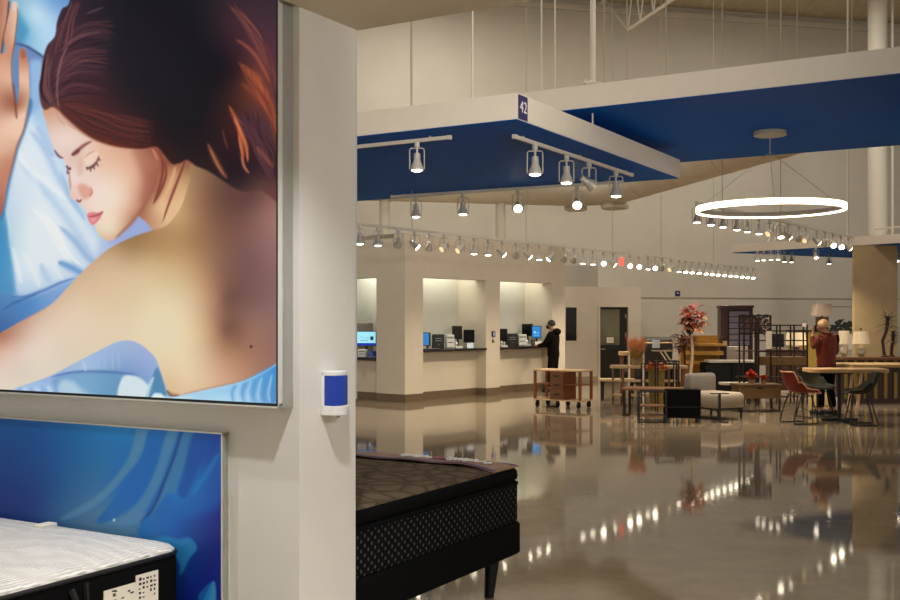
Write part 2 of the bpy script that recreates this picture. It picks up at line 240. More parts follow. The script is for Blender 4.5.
# ---------------------------------------------------------------- mesh building
class MB:
    def __init__(s): s.v, s.f = [], []
    def add(s, V, Fc, M=None):
        o = len(s.v)
        s.v += [tuple(M @ Vector(p)) for p in V] if M is not None else [tuple(p) for p in V]
        s.f += [tuple(i+o for i in f) for f in Fc]; return s
    def box(s, c, d, rz=0, M=None):
        x, y, z = d[0]/2, d[1]/2, d[2]/2; ca, sa = math.cos(rz), math.sin(rz)
        V = [(c[0]+a*ca-b*sa, c[1]+a*sa+b*ca, c[2]+e) for e in (-z, z) for a, b in ((-x, -y), (x, -y), (x, y), (-x, y))]
        return s.add(V, [(3, 2, 1, 0), (4, 5, 6, 7), (0, 1, 5, 4), (1, 2, 6, 5), (2, 3, 7, 6), (3, 0, 4, 7)], M)
    def bb(s, x0, x1, y0, y1, z0, z1): return s.box(((x0+x1)/2, (y0+y1)/2, (z0+z1)/2), (x1-x0, y1-y0, z1-z0))
    def cyl(s, p0, p1, r0, r1=None, n=12, cap=True): return s.tube([p0, p1], [r0, r0 if r1 is None else r1], n, cap)
    def tube(s, P, r, n=8, cap=True, closed=False):
        P = [Vector(p) for p in P]; N = len(P); r = r if isinstance(r, (list, tuple)) else [r]*N
        V, Fc = [], []; up = None
        for i in range(N):
            if closed: t = P[(i+1) % N]-P[i-1]
            else: t = P[min(i+1, N-1)]-P[max(i-1, 0)]
            t.normalize()
            if up is None: up = Vector((0, 0, 1)) if abs(t.z) < .9 else Vector((1, 0, 0))
            a = t.cross(up)
            if a.length < 1e-4: a = t.cross(Vector((0, 1, 0)))
            a.normalize(); b = a.cross(t); up = b.cross(a)*0+b
            V += [tuple(P[i]+(a*math.cos(q*2*math.pi/n)+b*math.sin(q*2*math.pi/n))*r[i]) for q in range(n)]
        for i in range(N if closed else N-1):
            j = (i+1) % N
            Fc += [(i*n+q, i*n+(q+1) % n, j*n+(q+1) % n, j*n+q) for q in range(n)]
        if cap and not closed: Fc += [tuple(range(n-1, -1, -1)), tuple((N-1)*n+q for q in range(n))]
        return s.add(V, Fc)
    def lathe(s, prof, c=(0, 0, 0), n=20):
        V, Fc = [], []; m = len(prof)
        for r, z in prof: V += [(c[0]+r*math.cos(2*math.pi*q/n), c[1]+r*math.sin(2*math.pi*q/n), c[2]+z) for q in range(n)]
        for i in range(m-1): Fc += [(i*n+q, i*n+(q+1) % n, (i+1)*n+(q+1) % n, (i+1)*n+q) for q in range(n)]
        Fc += [tuple(range(n-1, -1, -1)), tuple((m-1)*n+q for q in range(n))]
        return s.add(V, Fc)
    def prism(s, poly, z0, z1):
        n = len(poly); V = [(x, y, z0) for x, y in poly]+[(x, y, z1) for x, y in poly]
        return s.add(V, [tuple(range(n-1, -1, -1)), tuple(range(n, 2*n))]+[(i, (i+1) % n, (i+1) % n+n, i+n) for i in range(n)])
    def slab(s, cx, cy, w, l, prof, cr=.08, k=6, M=None):
        # stacked rounded rectangles: prof = [(inset, z), ...] bottom to top
        V, Fc = [], []; n = 0
        for ins, z in prof:
            hw, hl = w/2-ins, l/2-ins; r = max(min(cr-ins*.6, hw*.98, hl*.98), .004); ring = []
            for qx, qy, a0 in ((1, 1, 0), (-1, 1, 90), (-1, -1, 180), (1, -1, 270)):
                for i in range(k+1):
                    a = math.radians(a0+90*i/k); ring.append((cx+qx*(hw-r)+r*math.cos(a), cy+qy*(hl-r)+r*math.sin(a), z))
            n = len(ring); V += ring
        m = len(prof)
        for i in range(m-1): Fc += [(i*n+q, i*n+(q+1) % n, (i+1)*n+(q+1) % n, (i+1)*n+q) for q in range(n)]
        Fc += [tuple(range(n-1, -1, -1)), tuple((m-1)*n+q for q in range(n))]
        return s.add(V, Fc, M)
    def ell(s, c, r, n=14, m=9, M=None):
        V, Fc = [(c[0], c[1], c[2]-r[2])], []
        for i in range(1, m):
            a = -math.pi/2+math.pi*i/m
            V += [(c[0]+r[0]*math.cos(a)*math.cos(2*math.pi*q/n), c[1]+r[1]*math.cos(a)*math.sin(2*math.pi*q/n), c[2]+r[2]*math.sin(a)) for q in range(n)]
        V.append((c[0], c[1], c[2]+r[2])); e = len(V)-1
        Fc += [(0, 1+(q+1) % n, 1+q) for q in range(n)]
        for i in range(m-2): Fc += [(1+i*n+q, 1+i*n+(q+1) % n, 1+(i+1)*n+(q+1) % n, 1+(i+1)*n+q) for q in range(n)]
        Fc += [(e, 1+(m-2)*n+q, 1+(m-2)*n+(q+1) % n) for q in range(n)]
        return s.add(V, Fc, M)
    def leaf(s, p, yaw, el, ln, w, droop=.4, seg=4):
        # a bent pointed leaf with a raised midrib
        V, Fc = [], []; p = Vector(p); d = Vector((math.cos(yaw)*math.cos(el), math.sin(yaw)*math.cos(el), math.sin(el))); sd = Vector((-math.sin(yaw), math.cos(yaw), 0))
        for i in range(seg+1):
            t = i/seg; c = p+d*ln*t+Vector((0, 0, -droop*ln*t*t)); ww = w*math.sin(math.pi*(.12+.86*t))
            V += [tuple(c-sd*ww+Vector((0, 0, ww*.3))), tuple(c), tuple(c+sd*ww+Vector((0, 0, ww*.3)))]
        for i in range(seg):
            a = i*3; Fc += [(a, a+1, a+4, a+3), (a+1, a+2, a+5, a+4)]
        return s.add(V, Fc)
def obj(name, mb, m, parent=None, ang=35, bev=0, loc=None):
    me = bpy.data.meshes.new(name); me.from_pydata(mb.v, [], mb.f); me.validate()
    me.polygons.foreach_set('use_smooth', [True]*len(me.polygons)); me.set_sharp_from_angle(angle=math.radians(ang)); me.update()
    o = bpy.data.objects.new(name, me); me.materials.append(m if not isinstance(m, str) else MATS[m]); C.objects.link(o)
    if parent: o.parent = parent
    if loc: o.location = loc
    if bev:
        bm = o.modifiers.new('bevel', 'BEVEL'); bm.width = bev; bm.segments = 2; bm.limit_method = 'ANGLE'; bm.angle_limit = math.radians(40)
    return o
def tag(o, label, cat, group=None):
    o['label'] = label; o['category'] = cat
    if group: o['group'] = group
    return o
def thing(name, label, cat, loc=(0, 0, 0), rz=0, group=None):
    o = bpy.data.objects.new(name, None); C.objects.link(o); o.empty_display_size = .1
    o.location = loc if len(loc) == 3 else (loc[0], loc[1], 0); o.rotation_euler = (0, 0, rz); return tag(o, label, cat, group)
def one(name, mb, m, label, cat, loc=(0, 0, 0), rz=0, group=None, **k):
    o = obj(name, mb, m, **k); o.location = loc if len(loc) == 3 else (loc[0], loc[1], 0); o.rotation_euler = (0, 0, rz); return tag(o, label, cat, group)
def struct(name, mb, m, loc=(0, 0, 0), rz=0, parent=None, **k):
    o = obj(name, mb, m, parent, **k); o.location = loc; o.rotation_euler = (0, 0, rz)
    if not parent: o['kind'] = 'structure'
    return o
def copy_tree(o, parent=None):
    c = o.copy(); C.objects.link(c); c.parent = parent
    for ch in list(o.children): copy_tree(ch, c)
    return c
def text(name, body, size, m, parent, loc, rot, ext=.001):
    cu = bpy.data.curves.new(name, 'FONT'); cu.body = body; cu.size = size; cu.extrude = ext; cu.align_x = 'CENTER'; cu.align_y = 'CENTER'
    t = bpy.data.objects.new(name+'_c', cu); C.objects.link(t); bpy.context.view_layer.update()
    me = bpy.data.meshes.new_from_object(t.evaluated_get(bpy.context.evaluated_depsgraph_get())); bpy.data.objects.remove(t)
    o = bpy.data.objects.new(name, me); me.materials.clear(); me.materials.append(MATS[m]); C.objects.link(o); o.parent = parent; o.location = loc; o.rotation_euler = rot; return o
ORD = 'first second third fourth fifth sixth seventh eighth ninth tenth eleventh twelfth thirteenth fourteenth fifteenth sixteenth seventeenth eighteenth nineteenth'.split()
def ordinal(i):
    if i < 19: return ORD[i]
    tens = {2: 'twent', 3: 'thirt', 4: 'fort'}[(i+1)//10]; u = (i+1) % 10
    return tens+'ieth' if u == 0 else tens+'y-'+ORD[u-1]
def skin_mesh(name, joints, edges, root, m, parent, sub=2):
    # joints: {key: (x, y, z, r)}; grows one continuous limb surface along the edges
    keys = list(joints); ix = {k: i for i, k in enumerate(keys)}
    me = bpy.data.meshes.new(name); me.from_pydata([joints[k][:3] for k in keys], [(ix[a], ix[b]) for a, b in edges], [])
    o = bpy.data.objects.new(name, me); C.objects.link(o); sk = o.modifiers.new('skin', 'SKIN'); sk.use_smooth_shade = True
    for k in keys:
        v = me.skin_vertices[0].data[ix[k]]; r = joints[k][3]; v.radius = r if isinstance(r, tuple) else (r, r); v.use_root = (k == root)
    sb = o.modifiers.new('sub', 'SUBSURF'); sb.levels = sub; sb.render_levels = sub
    bpy.context.view_layer.update()
    nm = bpy.data.meshes.new_from_object(o.evaluated_get(bpy.context.evaluated_depsgraph_get())); bpy.data.objects.remove(o)
    nm.polygons.foreach_set('use_smooth', [True]*len(nm.polygons)); nm.materials.clear(); nm.materials.append(MATS[m]); nm.name = name
    r = bpy.data.objects.new(name, nm); C.objects.link(r); r.parent = parent; return r
# ---------------------------------------------------------------- material list
mat('wall_near', (222, 219, 210), .6, var=.012, scale=6, bump=.03, bscale=200)
mat('wall_warm', (214, 203, 184), .6, var=.015, scale=4, bump=.03, bscale=150)
mat('wall_back', (205, 198, 184), .65, var=.02, scale=1.2, bump=.02, bscale=90)
mat('booth_inner', (214, 214, 202), .6, var=.01, scale=5)
mat('soffit_paint', (205, 196, 180), .7, var=.012, scale=5)
mat('roof_deck', (190, 178, 150), .7, var=.1, scale=3, bump=.4, bscale=6, stretch=(8, .4, 1))
mat('fascia_white', (226, 216, 202), .6, var=.012, scale=6)
mat('blue_panel', (0, 90, 190), .6, var=.03, scale=3, spec=.06)
mat('frame_grey', (205, 205, 196), .45, var=.02)
mat('gasket', (18, 18, 22), .6)
mat('base_brown', (112, 94, 70), .45, var=.08, stretch=(1, 1, 6), scale=6)
mat('base_tan', (170, 150, 122), .5, var=.05)
mat('trim_light', (216, 204, 184), .5, var=.02)
mat('black', (9, 8, 8), .5, var=.1); mat('black_soft', (8, 8, 9), .9, var=.15, bump=.15, bscale=300, spec=.12)
mat('black_gloss', (12, 12, 14), .18); mat('metal_dark', (34, 27, 24), .45, .4); mat('steel', (190, 188, 184), .3, .85, var=.03); mat('white_metal', (214, 206, 192), .45, var=.02)
mat('bulb', (255, 246, 230), .4, emit=(255, 240, 214), estr=13); mat('bulb_low', (240, 225, 190), .4, emit=(255, 226, 170), estr=.9)
mat('ring_glow', (255, 246, 230), .4, emit=(255, 226, 196), estr=5.0)
mat('lamp_silver', (196, 190, 180), .4, .15, var=.04)
mat('sign_blue', (34, 24, 92), .5); mat('white_ink', (235, 232, 228), .5, var=.01); mat('red_glow', (235, 60, 50), .5, emit=(255, 90, 80), estr=1.3)
mat('blue_plastic', (26, 62, 168), .18, var=.05, scale=4); mat('white_plastic', (228, 228, 224), .35, var=.01); mat('grey_plastic', (150, 148, 145), .4)
mat('band_brown', (158, 122, 100), .6, var=.05); mat('band_blue', (44, 52, 150), .5); mat('band_pink', (176, 110, 130), .5)
mat('wood_pale', (206, 172, 130), .5, var=.07, scale=9, stretch=(1, 6, 6), wood=True); mat('wood_brown', (122, 80, 46), .45, var=.09, scale=8, stretch=(1, 6, 6), wood=True)
mat('wood_red', (142, 80, 36), .4, var=.08, scale=8, stretch=(6, 6, 1), wood=True); mat('wood_gold', (204, 152, 66), .5, var=.08, scale=8, stretch=(1, 6, 6), wood=True); mat('wood_umber', (98, 72, 38), .5, var=.09, scale=8, stretch=(1, 6, 6), wood=True); mat('wood_dark', (58, 32, 26), .45, var=.15, scale=8, stretch=(6, 6, 1), wood=True)
mat('wood_olive', (134, 112, 44), .5, var=.1, scale=8, stretch=(6, 6, 1), wood=True); mat('wood_tan', (200, 160, 106), .5, var=.06, scale=7, stretch=(1, 5, 5), wood=True)
mat('slate_grey', (112, 108, 126), .5, var=.06); mat('grey_box', (138, 130, 122), .6, var=.05); mat('marble', (238, 228, 210), .25, var=.04, scale=5)
mat('fabric_grey', (112, 104, 95), .9, var=.06, bump=.25, bscale=300, sheen=.2); mat('fabric_pale', (158, 146, 128), .9, var=.04, bump=.2, bscale=300)
mat('leather_rust', (108, 32, 22), .5, var=.08, spec=.3, bump=.08, bscale=120); mat('rim_tan', (214, 150, 110), .5); mat('leather_olive', (46, 43, 29), .65, var=.08, spec=.2, bump=.08, bscale=120)
mat('shade', (226, 210, 178), .8, var=.02, emit=(255, 220, 170), estr=.12); mat('shade_pink', (216, 198, 182), .8, var=.02); mat('glass_lamp', (206, 194, 168), .08, .35, var=.1, spec=.8); mat('bronze', (110, 82, 46), .35, .6)
mat('leaf_orange', (252, 140, 92), .55, var=.2, scale=14); mat('leaf_pink', (252, 146, 132), .55, var=.2, scale=14); mat('leaf_peach', (254, 190, 140), .55, var=.15, scale=14); mat('leaf_dark', (44, 32, 34), .5, var=.2); mat('leaf_red', (112, 44, 26), .6, var=.25, scale=20)
mat('grass_orange', (244, 158, 100), .7, var=.2, scale=14); mat('grass_gold', (160, 126, 40), .7, var=.25, scale=18); mat('leaf_green', (46, 50, 38), .5, var=.25); mat('bark_pale', (232, 200, 164), .7, var=.15, scale=30); mat('bark_dark', (62, 34, 26), .7, var=.2, scale=30); mat('pot_stone', (150, 128, 92), .8, var=.12); mat('pot_olive', (126, 104, 38), .6, var=.2); mat('flower_red', (206, 66, 36), .55, var=.25, scale=25)
mat('skin', (206, 152, 122), .55, var=.04); mat('skin_dark', (150, 104, 80), .55, var=.04); mat('cloth_black', (11, 10, 11), .9, spec=.1, var=.15, bump=.25, bscale=40); mat('cloth_trouser', (13, 12, 13), .9, spec=.1, var=.1, bump=.2, bscale=40); mat('jacket_red', (116, 40, 18), .8, var=.12, scale=12, bump=.3, bscale=30); mat('hair_black', (20, 15, 13), .6); mat('hair_fair', (214, 172, 128), .7, var=.15, scale=40); mat('eye_dark', (20, 14, 12), .3); mat('mask_black', (16, 15, 18), .8)
mat('screen_blue', (30, 110, 190), .25, emit=(60, 150, 226), estr=.55); mat('screen_cyan', (150, 214, 234), .25, emit=(150, 218, 240), estr=.85); mat('screen_navy', (20, 40, 160), .25, emit=(20, 50, 200), estr=.6); mat('screen_white', (230, 240, 245), .3, emit=(235, 245, 250), estr=.9); mat('screen_ink', (60, 120, 160), .4)
mat('paper', (238, 230, 214), .7, var=.02); mat('paper_cool', (214, 226, 240), .7, var=.02); mat('ink', (30, 28, 30), .7); mat('door_glass', (112, 112, 92), .12, var=.04, scale=3, spec=.7); mat('door_black', (20, 17, 16), .4); mat('window_dark', (14, 13, 15), .12); mat('hinge', (168, 160, 148), .35, .7)
mat('duct_tan', (194, 184, 164), .55, .15, var=.04, scale=3); mat('panel_tan', (176, 152, 114), .6, var=.03, scale=5); mat('vent_grey', (182, 176, 162), .6, var=.01); mat('rod_tan', (168, 157, 138), .5, var=.03)
mat('counter_black', (26, 20, 22), .25)
mat('card_cream', (238, 226, 196), .7, var=.02); mat('brochure', (170, 90, 96), .6)
mat('seam_tan', (168, 156, 136), .7)
def node_mat(name, build):
    m = bpy.data.materials.new(name); m.use_nodes = True; nt = m.node_tree; build(nt.nodes, nt.links, nt.nodes['Principled BSDF']); MATS[name] = m
def nd(N, t, **k):
    n = N.new(t)
    for a, v in k.items():
        if a.startswith('i_'):
            key = a[2:]; n.inputs[int(key) if key.isdigit() else key.replace('_', ' ')].default_value = v
        else: setattr(n, a, v)
    return n
def floor_nodes(N, K, b):
    tc = nd(N, 'ShaderNodeTexCoord'); n1 = nd(N, 'ShaderNodeTexNoise', i_Scale=1.3, i_Detail=8., i_Roughness=.62); n2 = nd(N, 'ShaderNodeTexNoise', i_Scale=3.2, i_Detail=8., i_Roughness=.7)
    K.new(tc.outputs['Object'], n1.inputs['Vector']); K.new(tc.outputs['Object'], n2.inputs['Vector'])
    mx = nd(N, 'ShaderNodeMath', operation='MULTIPLY_ADD', i_1=.4); K.new(n2.outputs['Fac'], mx.inputs[0]); m1 = nd(N, 'ShaderNodeMath', operation='MULTIPLY', i_1=.6); K.new(n1.outputs['Fac'], m1.inputs[0]); K.new(m1.outputs[0], mx.inputs[2])
    cr = nd(N, 'ShaderNodeValToRGB'); e = cr.color_ramp.elements; e[0].position = .36; e[0].color = col((132, 117, 97)); e[1].position = .64; e[1].color = col((158, 142, 118)); K.new(mx.outputs[0], cr.inputs['Fac']); K.new(cr.outputs['Color'], b.inputs['Base Color'])
    rr = nd(N, 'ShaderNodeMapRange', i_3=.03, i_4=.06); K.new(n2.outputs['Fac'], rr.inputs[0]); K.new(rr.outputs[0], b.inputs['Roughness'])
    bp = nd(N, 'ShaderNodeBump', i_Strength=.012, i_Distance=.02); K.new(n2.outputs['Fac'], bp.inputs['Height']); K.new(bp.outputs['Normal'], b.inputs['Normal']); b.inputs['Specular IOR Level'].default_value = .5
node_mat('floor_concrete', floor_nodes)
def dots_nodes(N, K, b):
    # woven side panel: staggered pale oval stitches on black
    tc = nd(N, 'ShaderNodeTexCoord'); sp = nd(N, 'ShaderNodeSeparateXYZ'); K.new(tc.outputs['Object'], sp.inputs[0]); ad = nd(N, 'ShaderNodeMath', operation='ADD'); K.new(sp.outputs['X'], ad.inputs[0]); K.new(sp.outputs['Y'], ad.inputs[1])
    cb = nd(N, 'ShaderNodeCombineXYZ'); K.new(ad.outputs[0], cb.inputs['X']); K.new(sp.outputs['Z'], cb.inputs['Y'])
    res = []
    for off in ((0, 0, 0), (.5, .5, 0)):
        mp = nd(N, 'ShaderNodeMapping'); mp.inputs['Scale'].default_value = (17, 21, 1); mp.inputs['Location'].default_value = off; K.new(cb.outputs[0], mp.inputs['Vector'])
        fr = nd(N, 'ShaderNodeVectorMath', operation='FRACTION'); K.new(mp.outputs[0], fr.inputs[0]); sb = nd(N, 'ShaderNodeVectorMath', operation='SUBTRACT'); sb.inputs[1].default_value = (.5, .5, 0); K.new(fr.outputs[0], sb.inputs[0])
        sc = nd(N, 'ShaderNodeVectorMath', operation='MULTIPLY'); sc.inputs[1].default_value = (1.5, 1, 0); K.new(sb.outputs[0], sc.inputs[0]); ln = nd(N, 'ShaderNodeVectorMath', operation='LENGTH'); K.new(sc.outputs[0], ln.inputs[0])
        lt = nd(N, 'ShaderNodeMapRange', i_1=.21, i_2=.14); K.new(ln.outputs['Value'], lt.inputs[0]); res.append(lt)
    mx = nd(N, 'ShaderNodeMath', operation='MAXIMUM'); K.new(res[0].outputs[0], mx.inputs[0]); K.new(res[1].outputs[0], mx.inputs[1])
    mc = nd(N, 'ShaderNodeMix', data_type='RGBA'); mc.inputs[6].default_value = col((10, 10, 11)); mc.inputs[7].default_value = col((84, 82, 80)); b.inputs['Specular IOR Level'].default_value = .12; K.new(mx.outputs[0], mc.inputs[0]); K.new(mc.outputs[2], b.inputs['Base Color']); b.inputs['Roughness'].default_value = .8
node_mat('mattress_weave', dots_nodes)
def quilt_nodes(N, K, b):
    # white quilted knit: wavy dashed stitching
    tc = nd(N, 'ShaderNodeTexCoord'); wv = nd(N, 'ShaderNodeTexWave', wave_type='RINGS', i_Scale=3.2, i_Distortion=9., i_Detail=1.5); wv.inputs['Detail Scale'].default_value = .8; K.new(tc.outputs['Object'], wv.inputs['Vector'])
    w2 = nd(N, 'ShaderNodeTexWave', i_Scale=17., i_Distortion=4.); K.new(tc.outputs['Object'], w2.inputs['Vector'])
    mu = nd(N, 'ShaderNodeMath', operation='MULTIPLY'); K.new(wv.outputs['Fac'], mu.inputs[0]); K.new(w2.outputs['Fac'], mu.inputs[1])
    bp = nd(N, 'ShaderNodeBump', i_Strength=.7, i_Distance=.02); K.new(mu.outputs[0], bp.inputs['Height']); K.new(bp.outputs['Normal'], b.inputs['Normal'])
    cr = nd(N, 'ShaderNodeValToRGB'); e = cr.color_ramp.elements; e[0].color = col((208, 203, 194)); e[1].color = col((244, 241, 234)); e[1].position = .3; K.new(mu.outputs[0], cr.inputs['Fac']); K.new(cr.outputs['Color'], b.inputs['Base Color']); b.inputs['Roughness'].default_value = .9
node_mat('quilt_white', quilt_nodes)
def print_nodes(emit, gain):
    def f(N, K, b):
        a = nd(N, 'ShaderNodeVertexColor', layer_name='print'); b.inputs['Roughness'].default_value = .55
        if emit:
            K.new(a.outputs['Color'], b.inputs['Emission Color']); b.inputs['Emission Strength'].default_value = emit; b.inputs['Specular IOR Level'].default_value = .1
        g = nd(N, 'ShaderNodeVectorMath', operation='SCALE'); g.inputs['Scale'].default_value = gain; K.new(a.outputs['Color'], g.inputs[0]); K.new(g.outputs[0], b.inputs['Base Color'])
    return f
node_mat('print_backlit', print_nodes(.86, .10)); node_mat('print_matte', print_nodes(0, 1.3))
def door_nodes(N, K, b):
    b.inputs['Base Color'].default_value = col((22, 19, 18)); b.inputs['Roughness'].default_value = .35
node_mat('door_leaf', door_nodes)
def frost(N, K, b):
    n = nd(N, 'ShaderNodeTexNoise', i_Scale=2.); cr = nd(N, 'ShaderNodeValToRGB'); cr.color_ramp.elements[0].color = col((236, 236, 232)); cr.color_ramp.elements[1].color = col((244, 244, 240)); K.new(n.outputs['Fac'], cr.inputs['Fac']); K.new(cr.outputs['Color'], b.inputs['Base Color'])
node_mat('paint_sheen', frost)

def tuft_nodes(N, K, b):
    # puckered dark brown ticking: soft pillows between pulled-in seams
    tc = nd(N, 'ShaderNodeTexCoord'); nz = nd(N, 'ShaderNodeTexNoise', i_Scale=4., i_Detail=3.); K.new(tc.outputs['Object'], nz.inputs['Vector'])
    mx = nd(N, 'ShaderNodeVectorMath', operation='MULTIPLY_ADD'); mx.inputs[1].default_value = (.25, .25, 0); K.new(nz.outputs['Color'], mx.inputs[0]); K.new(tc.outputs['Object'], mx.inputs[2])
    v = nd(N, 'ShaderNodeTexVoronoi', feature='DISTANCE_TO_EDGE', i_Scale=7.); K.new(mx.outputs[0], v.inputs['Vector']); n2 = nd(N, 'ShaderNodeTexNoise', i_Scale=60., i_Detail=4.); K.new(tc.outputs['Object'], n2.inputs['Vector'])
    mr = nd(N, 'ShaderNodeMapRange', i_1=0., i_2=.4); K.new(v.outputs['Distance'], mr.inputs[0]); ad = nd(N, 'ShaderNodeMath', operation='MULTIPLY_ADD', i_1=.25); K.new(n2.outputs['Fac'], ad.inputs[0]); K.new(mr.outputs[0], ad.inputs[2])
    bp = nd(N, 'ShaderNodeBump', i_Strength=.8, i_Distance=.03); K.new(ad.outputs[0], bp.inputs['Height']); K.new(bp.outputs['Normal'], b.inputs['Normal'])
    cr = nd(N, 'ShaderNodeValToRGB'); e = cr.color_ramp.elements; e[0].color = col((84, 72, 55)); e[1].color = col((112, 97, 76)); e[1].position = .5; K.new(mr.outputs[0], cr.inputs['Fac']); K.new(cr.outputs['Color'], b.inputs['Base Color']); b.inputs['Roughness'].default_value = .9; b.inputs['Specular IOR Level'].default_value = .15
node_mat('quilt_brown', tuft_nodes)
# ================================================================ setting
struct('floor', MB().bb(-26, 34, -7, 40, -.1, 0), 'floor_concrete')
BW = (5.46, 30.3); BD = (.973, .23); BRZ = math.radians(13.3)
struct('wall_back', MB().bb(-16, 27, 0, .3, 0, 10.75), 'wall_back', BW+(0,), BRZ)
struct('trim_1', MB().bb(0, 24, -.02, 0, 2.285, 2.31), 'seam_tan', BW+(0,), BRZ)
struct('ceiling', MB().bb(-26, 34, 5, 41, 10.75, 10.9), 'roof_deck')
struct('trim_2', MB().bb(-16, 27, -.16, 0, 10.42, 10.56), 'wall_back', BW+(0,), BRZ)
# near partition carrying the prints, and the low ceiling over the camera
N0 = (0, 0, 0)
struct('wall_left', MB().bb(-9, -2.8, 3.5, 3.905, 0, 4.3), 'wall_near', N0, RA)
struct('ceiling_soffit', MB().bb(-2.8, 6, -4, 3.92, 2.973, 3.45), 'soffit_paint', N0, RA)
# ---- transaction booths (angled block)
O = (-.898, 20.95, 0); BR = math.atan2(.759, .651)
bf = MB(); Z = 3.39
bf.bb(0, .536, 0, .8, 0, Z); bf.bb(2.587, 3.08, 0, .8, 0, Z); bf.bb(5.08, 5.62, 0, .8, 0, Z)
bf.bb(.536, 2.587, 0, .3, 2.52, Z); bf.bb(3.08, 5.08, 0, .3, 2.52, Z)
struct('wall_booth_front', bf, 'wall_warm', O, BR)
bl = MB(); bl.bb(0, .3, .8, 2.5, 2.52, Z); bl.bb(0, .3, 2.5, 4.2, 0, Z); bl.bb(.08, .2, .8, 2.5, 0, .819)
struct('wall_booth_left', bl, 'wall_warm', O, BR)
struct('wall_booth_right', MB().bb(5.5, 5.62, .8, 4.2, 0, Z), 'wall_warm', O, BR)
bi = MB(); bi.bb(.536, 5.5, .8, .9, 0, 3.0); bi.bb(.536, 2.587, .3, .8, 2.96, 3.0); bi.bb(3.08, 5.08, .3, .8, 2.96, 3.0); bi.bb(1.1, 1.2, .9, 2.6, 0, 3.0); bi.bb(.3, 1.1, .8, 2.5, 2.96, 3.0)
struct('wall_booth_inner', bi, 'booth_inner', O, BR)
struct('ceiling_booth', MB().bb(0, 5.62, .3, 4.2, 3.3, Z-.005), 'wall_warm', O, BR)
bu = MB(); bu.bb(.536, 2.587, .28, .38, 0, .994); bu.bb(3.08, 5.08, .28, .38, 0, .994)
struct('wall_booth_apron', bu, 'wall_warm', O, BR)
for i, (a, b_, y, h) in enumerate(((-.015, .55, -.015, .16), (.536, 2.587, .265, .16), (2.572, 3.095, -.015, .16), (3.08, 5.08, .265, .16), (5.065, 5.635, -.015, .16))):
    struct('baseboard_booth', MB().bb(a, b_, y, y+.014, 0, h), 'base_brown', O, BR)
struct('baseboard_booth_left', MB().bb(-.015, -.001, -.015, .81, 0, .16).bb(-.015, -.001, 2.5, 4.2, 0, .16).bb(.065, .079, .8, 2.5, 0, .16), 'base_brown', O, BR)
struct('baseboard_booth_left', MB().bb(2.572, 2.586, 0, .28, 0, .16).bb(5.065, 5.079, 0, .28, 0, .16), 'base_brown', O, BR)
def bl_(x, y, z=0):
    ca, sa = math.cos(BR), math.sin(BR); return (O[0]+x*ca-y*sa, O[1]+x*sa+y*ca, z)
cnt = []
for lab, (x0, x1, y0, y1, z) in (('black counter top under the first booth opening, holding black towers', (.54, 2.58, -.03, .79, 1.04)), ('black counter top where the person in black stands', (3.085, 5.075, -.03, .79, 1.04)), ('low black counter top in the side booth nearest the pillar', (-.03, 1.09, .81, 2.49, .865))):
    one('counter_top', MB().bb(0, x1-x0, 0, y1-y0, -.045, 0), 'counter_black', lab, 'counter', bl_(x0, y0, z), BR, bev=.006)
# ---- vestibule with door and narrow window
VO = (5.2, 28.6, 0); VR = BRZ
vb = MB(); H = 2.55; dx0, dx1, dz = -1.185, -.377, 2.0; wx0, wx1, wz0, wz1 = -2.18, -1.84, 1.08, 2.0
vb.bb(-4.2, wx0, 0, .15, 0, H); vb.bb(wx0, wx1, 0, .15, 0, wz0); vb.bb(wx0, wx1, 0, .15, wz1, H); vb.bb(wx1, dx0, 0, .15, 0, H); vb.bb(dx0, dx1, 0, .15, dz, H); vb.bb(dx1, 0, 0, .15, 0, H)
vb.bb(-.15, 0, .15, 1.75, 0, H); vb.bb(-4.2, -.15, .15, 1.75, H-.1, H)
struct('wall_vestibule', vb, 'wall_warm', VO, VR)
struct('baseboard_vestibule', MB().bb(-4.2, dx0-.06, -.016, 0, 0, .13).bb(dx1+.06, 0, -.016, 0, 0, .13), 'base_tan', VO, VR)
w = struct('window_1', MB().bb(wx0, wx1, .05, .07, wz0, wz1), 'window_dark', VO, VR)
struct('window_frame', MB().bb(wx0-.04, wx0+.012, -.02, .06, wz0-.05, wz1+.05).bb(wx1-.012, wx1+.04, -.02, .06, wz0-.05, wz1+.05).bb(wx0+.012, wx1-.012, -.02, .06, wz1-.012, wz1+.05).bb(wx0+.012, wx1-.012, -.02, .06, wz0-.05, wz0+.012), 'trim_light', parent=w)
struct('pane', MB().bb(wx0+.015, wx1-.015, .035, .05, wz0+.015, wz1-.015), 'black_gloss', parent=w)
struct('trim_door', MB().bb(dx0-.06, dx0, -.02, .15, 0, dz+.06).bb(dx1, dx1+.06, -.02, .15, 0, dz+.06).bb(dx0, dx1, -.02, .15, dz, dz+.06), 'trim_light', VO, VR)
dr = struct('door_1', MB().bb(dx0+.01, dx1-.01, .07, .12, .01, .98).bb(dx1-.2, dx1-.01, .07, .12, .98, dz-.01).bb(dx0+.01, dx0+.04, .07, .12, .98, dz-.01).bb(dx0+.04, dx1-.2, .07, .12, dz-.06, dz-.01), 'door_leaf', VO, VR)
struct('door_glass', MB().bb(dx0+.04, dx1-.2, .09, .1, .98, dz-.06), 'door_glass', parent=dr)
struct('door_handle', MB().cyl((dx0+.04, .03, .86), (dx0+.16, .03, .86), .012).cyl((dx0+.05, .03, .86), (dx0+.05, .07, .86), .012), 'hinge', parent=dr)
for z in (1.75, 1.25, .3): struct('hinge', MB().bb(dx1-.06, dx1-.02, .05, .07, z-.06, z+.06), 'hinge', parent=dr)
def vl(x, y, z=0):
    ca, sa = math.cos(VR), math.sin(VR); return (VO[0]+x*ca-y*sa, VO[1]+x*sa+y*ca, z)
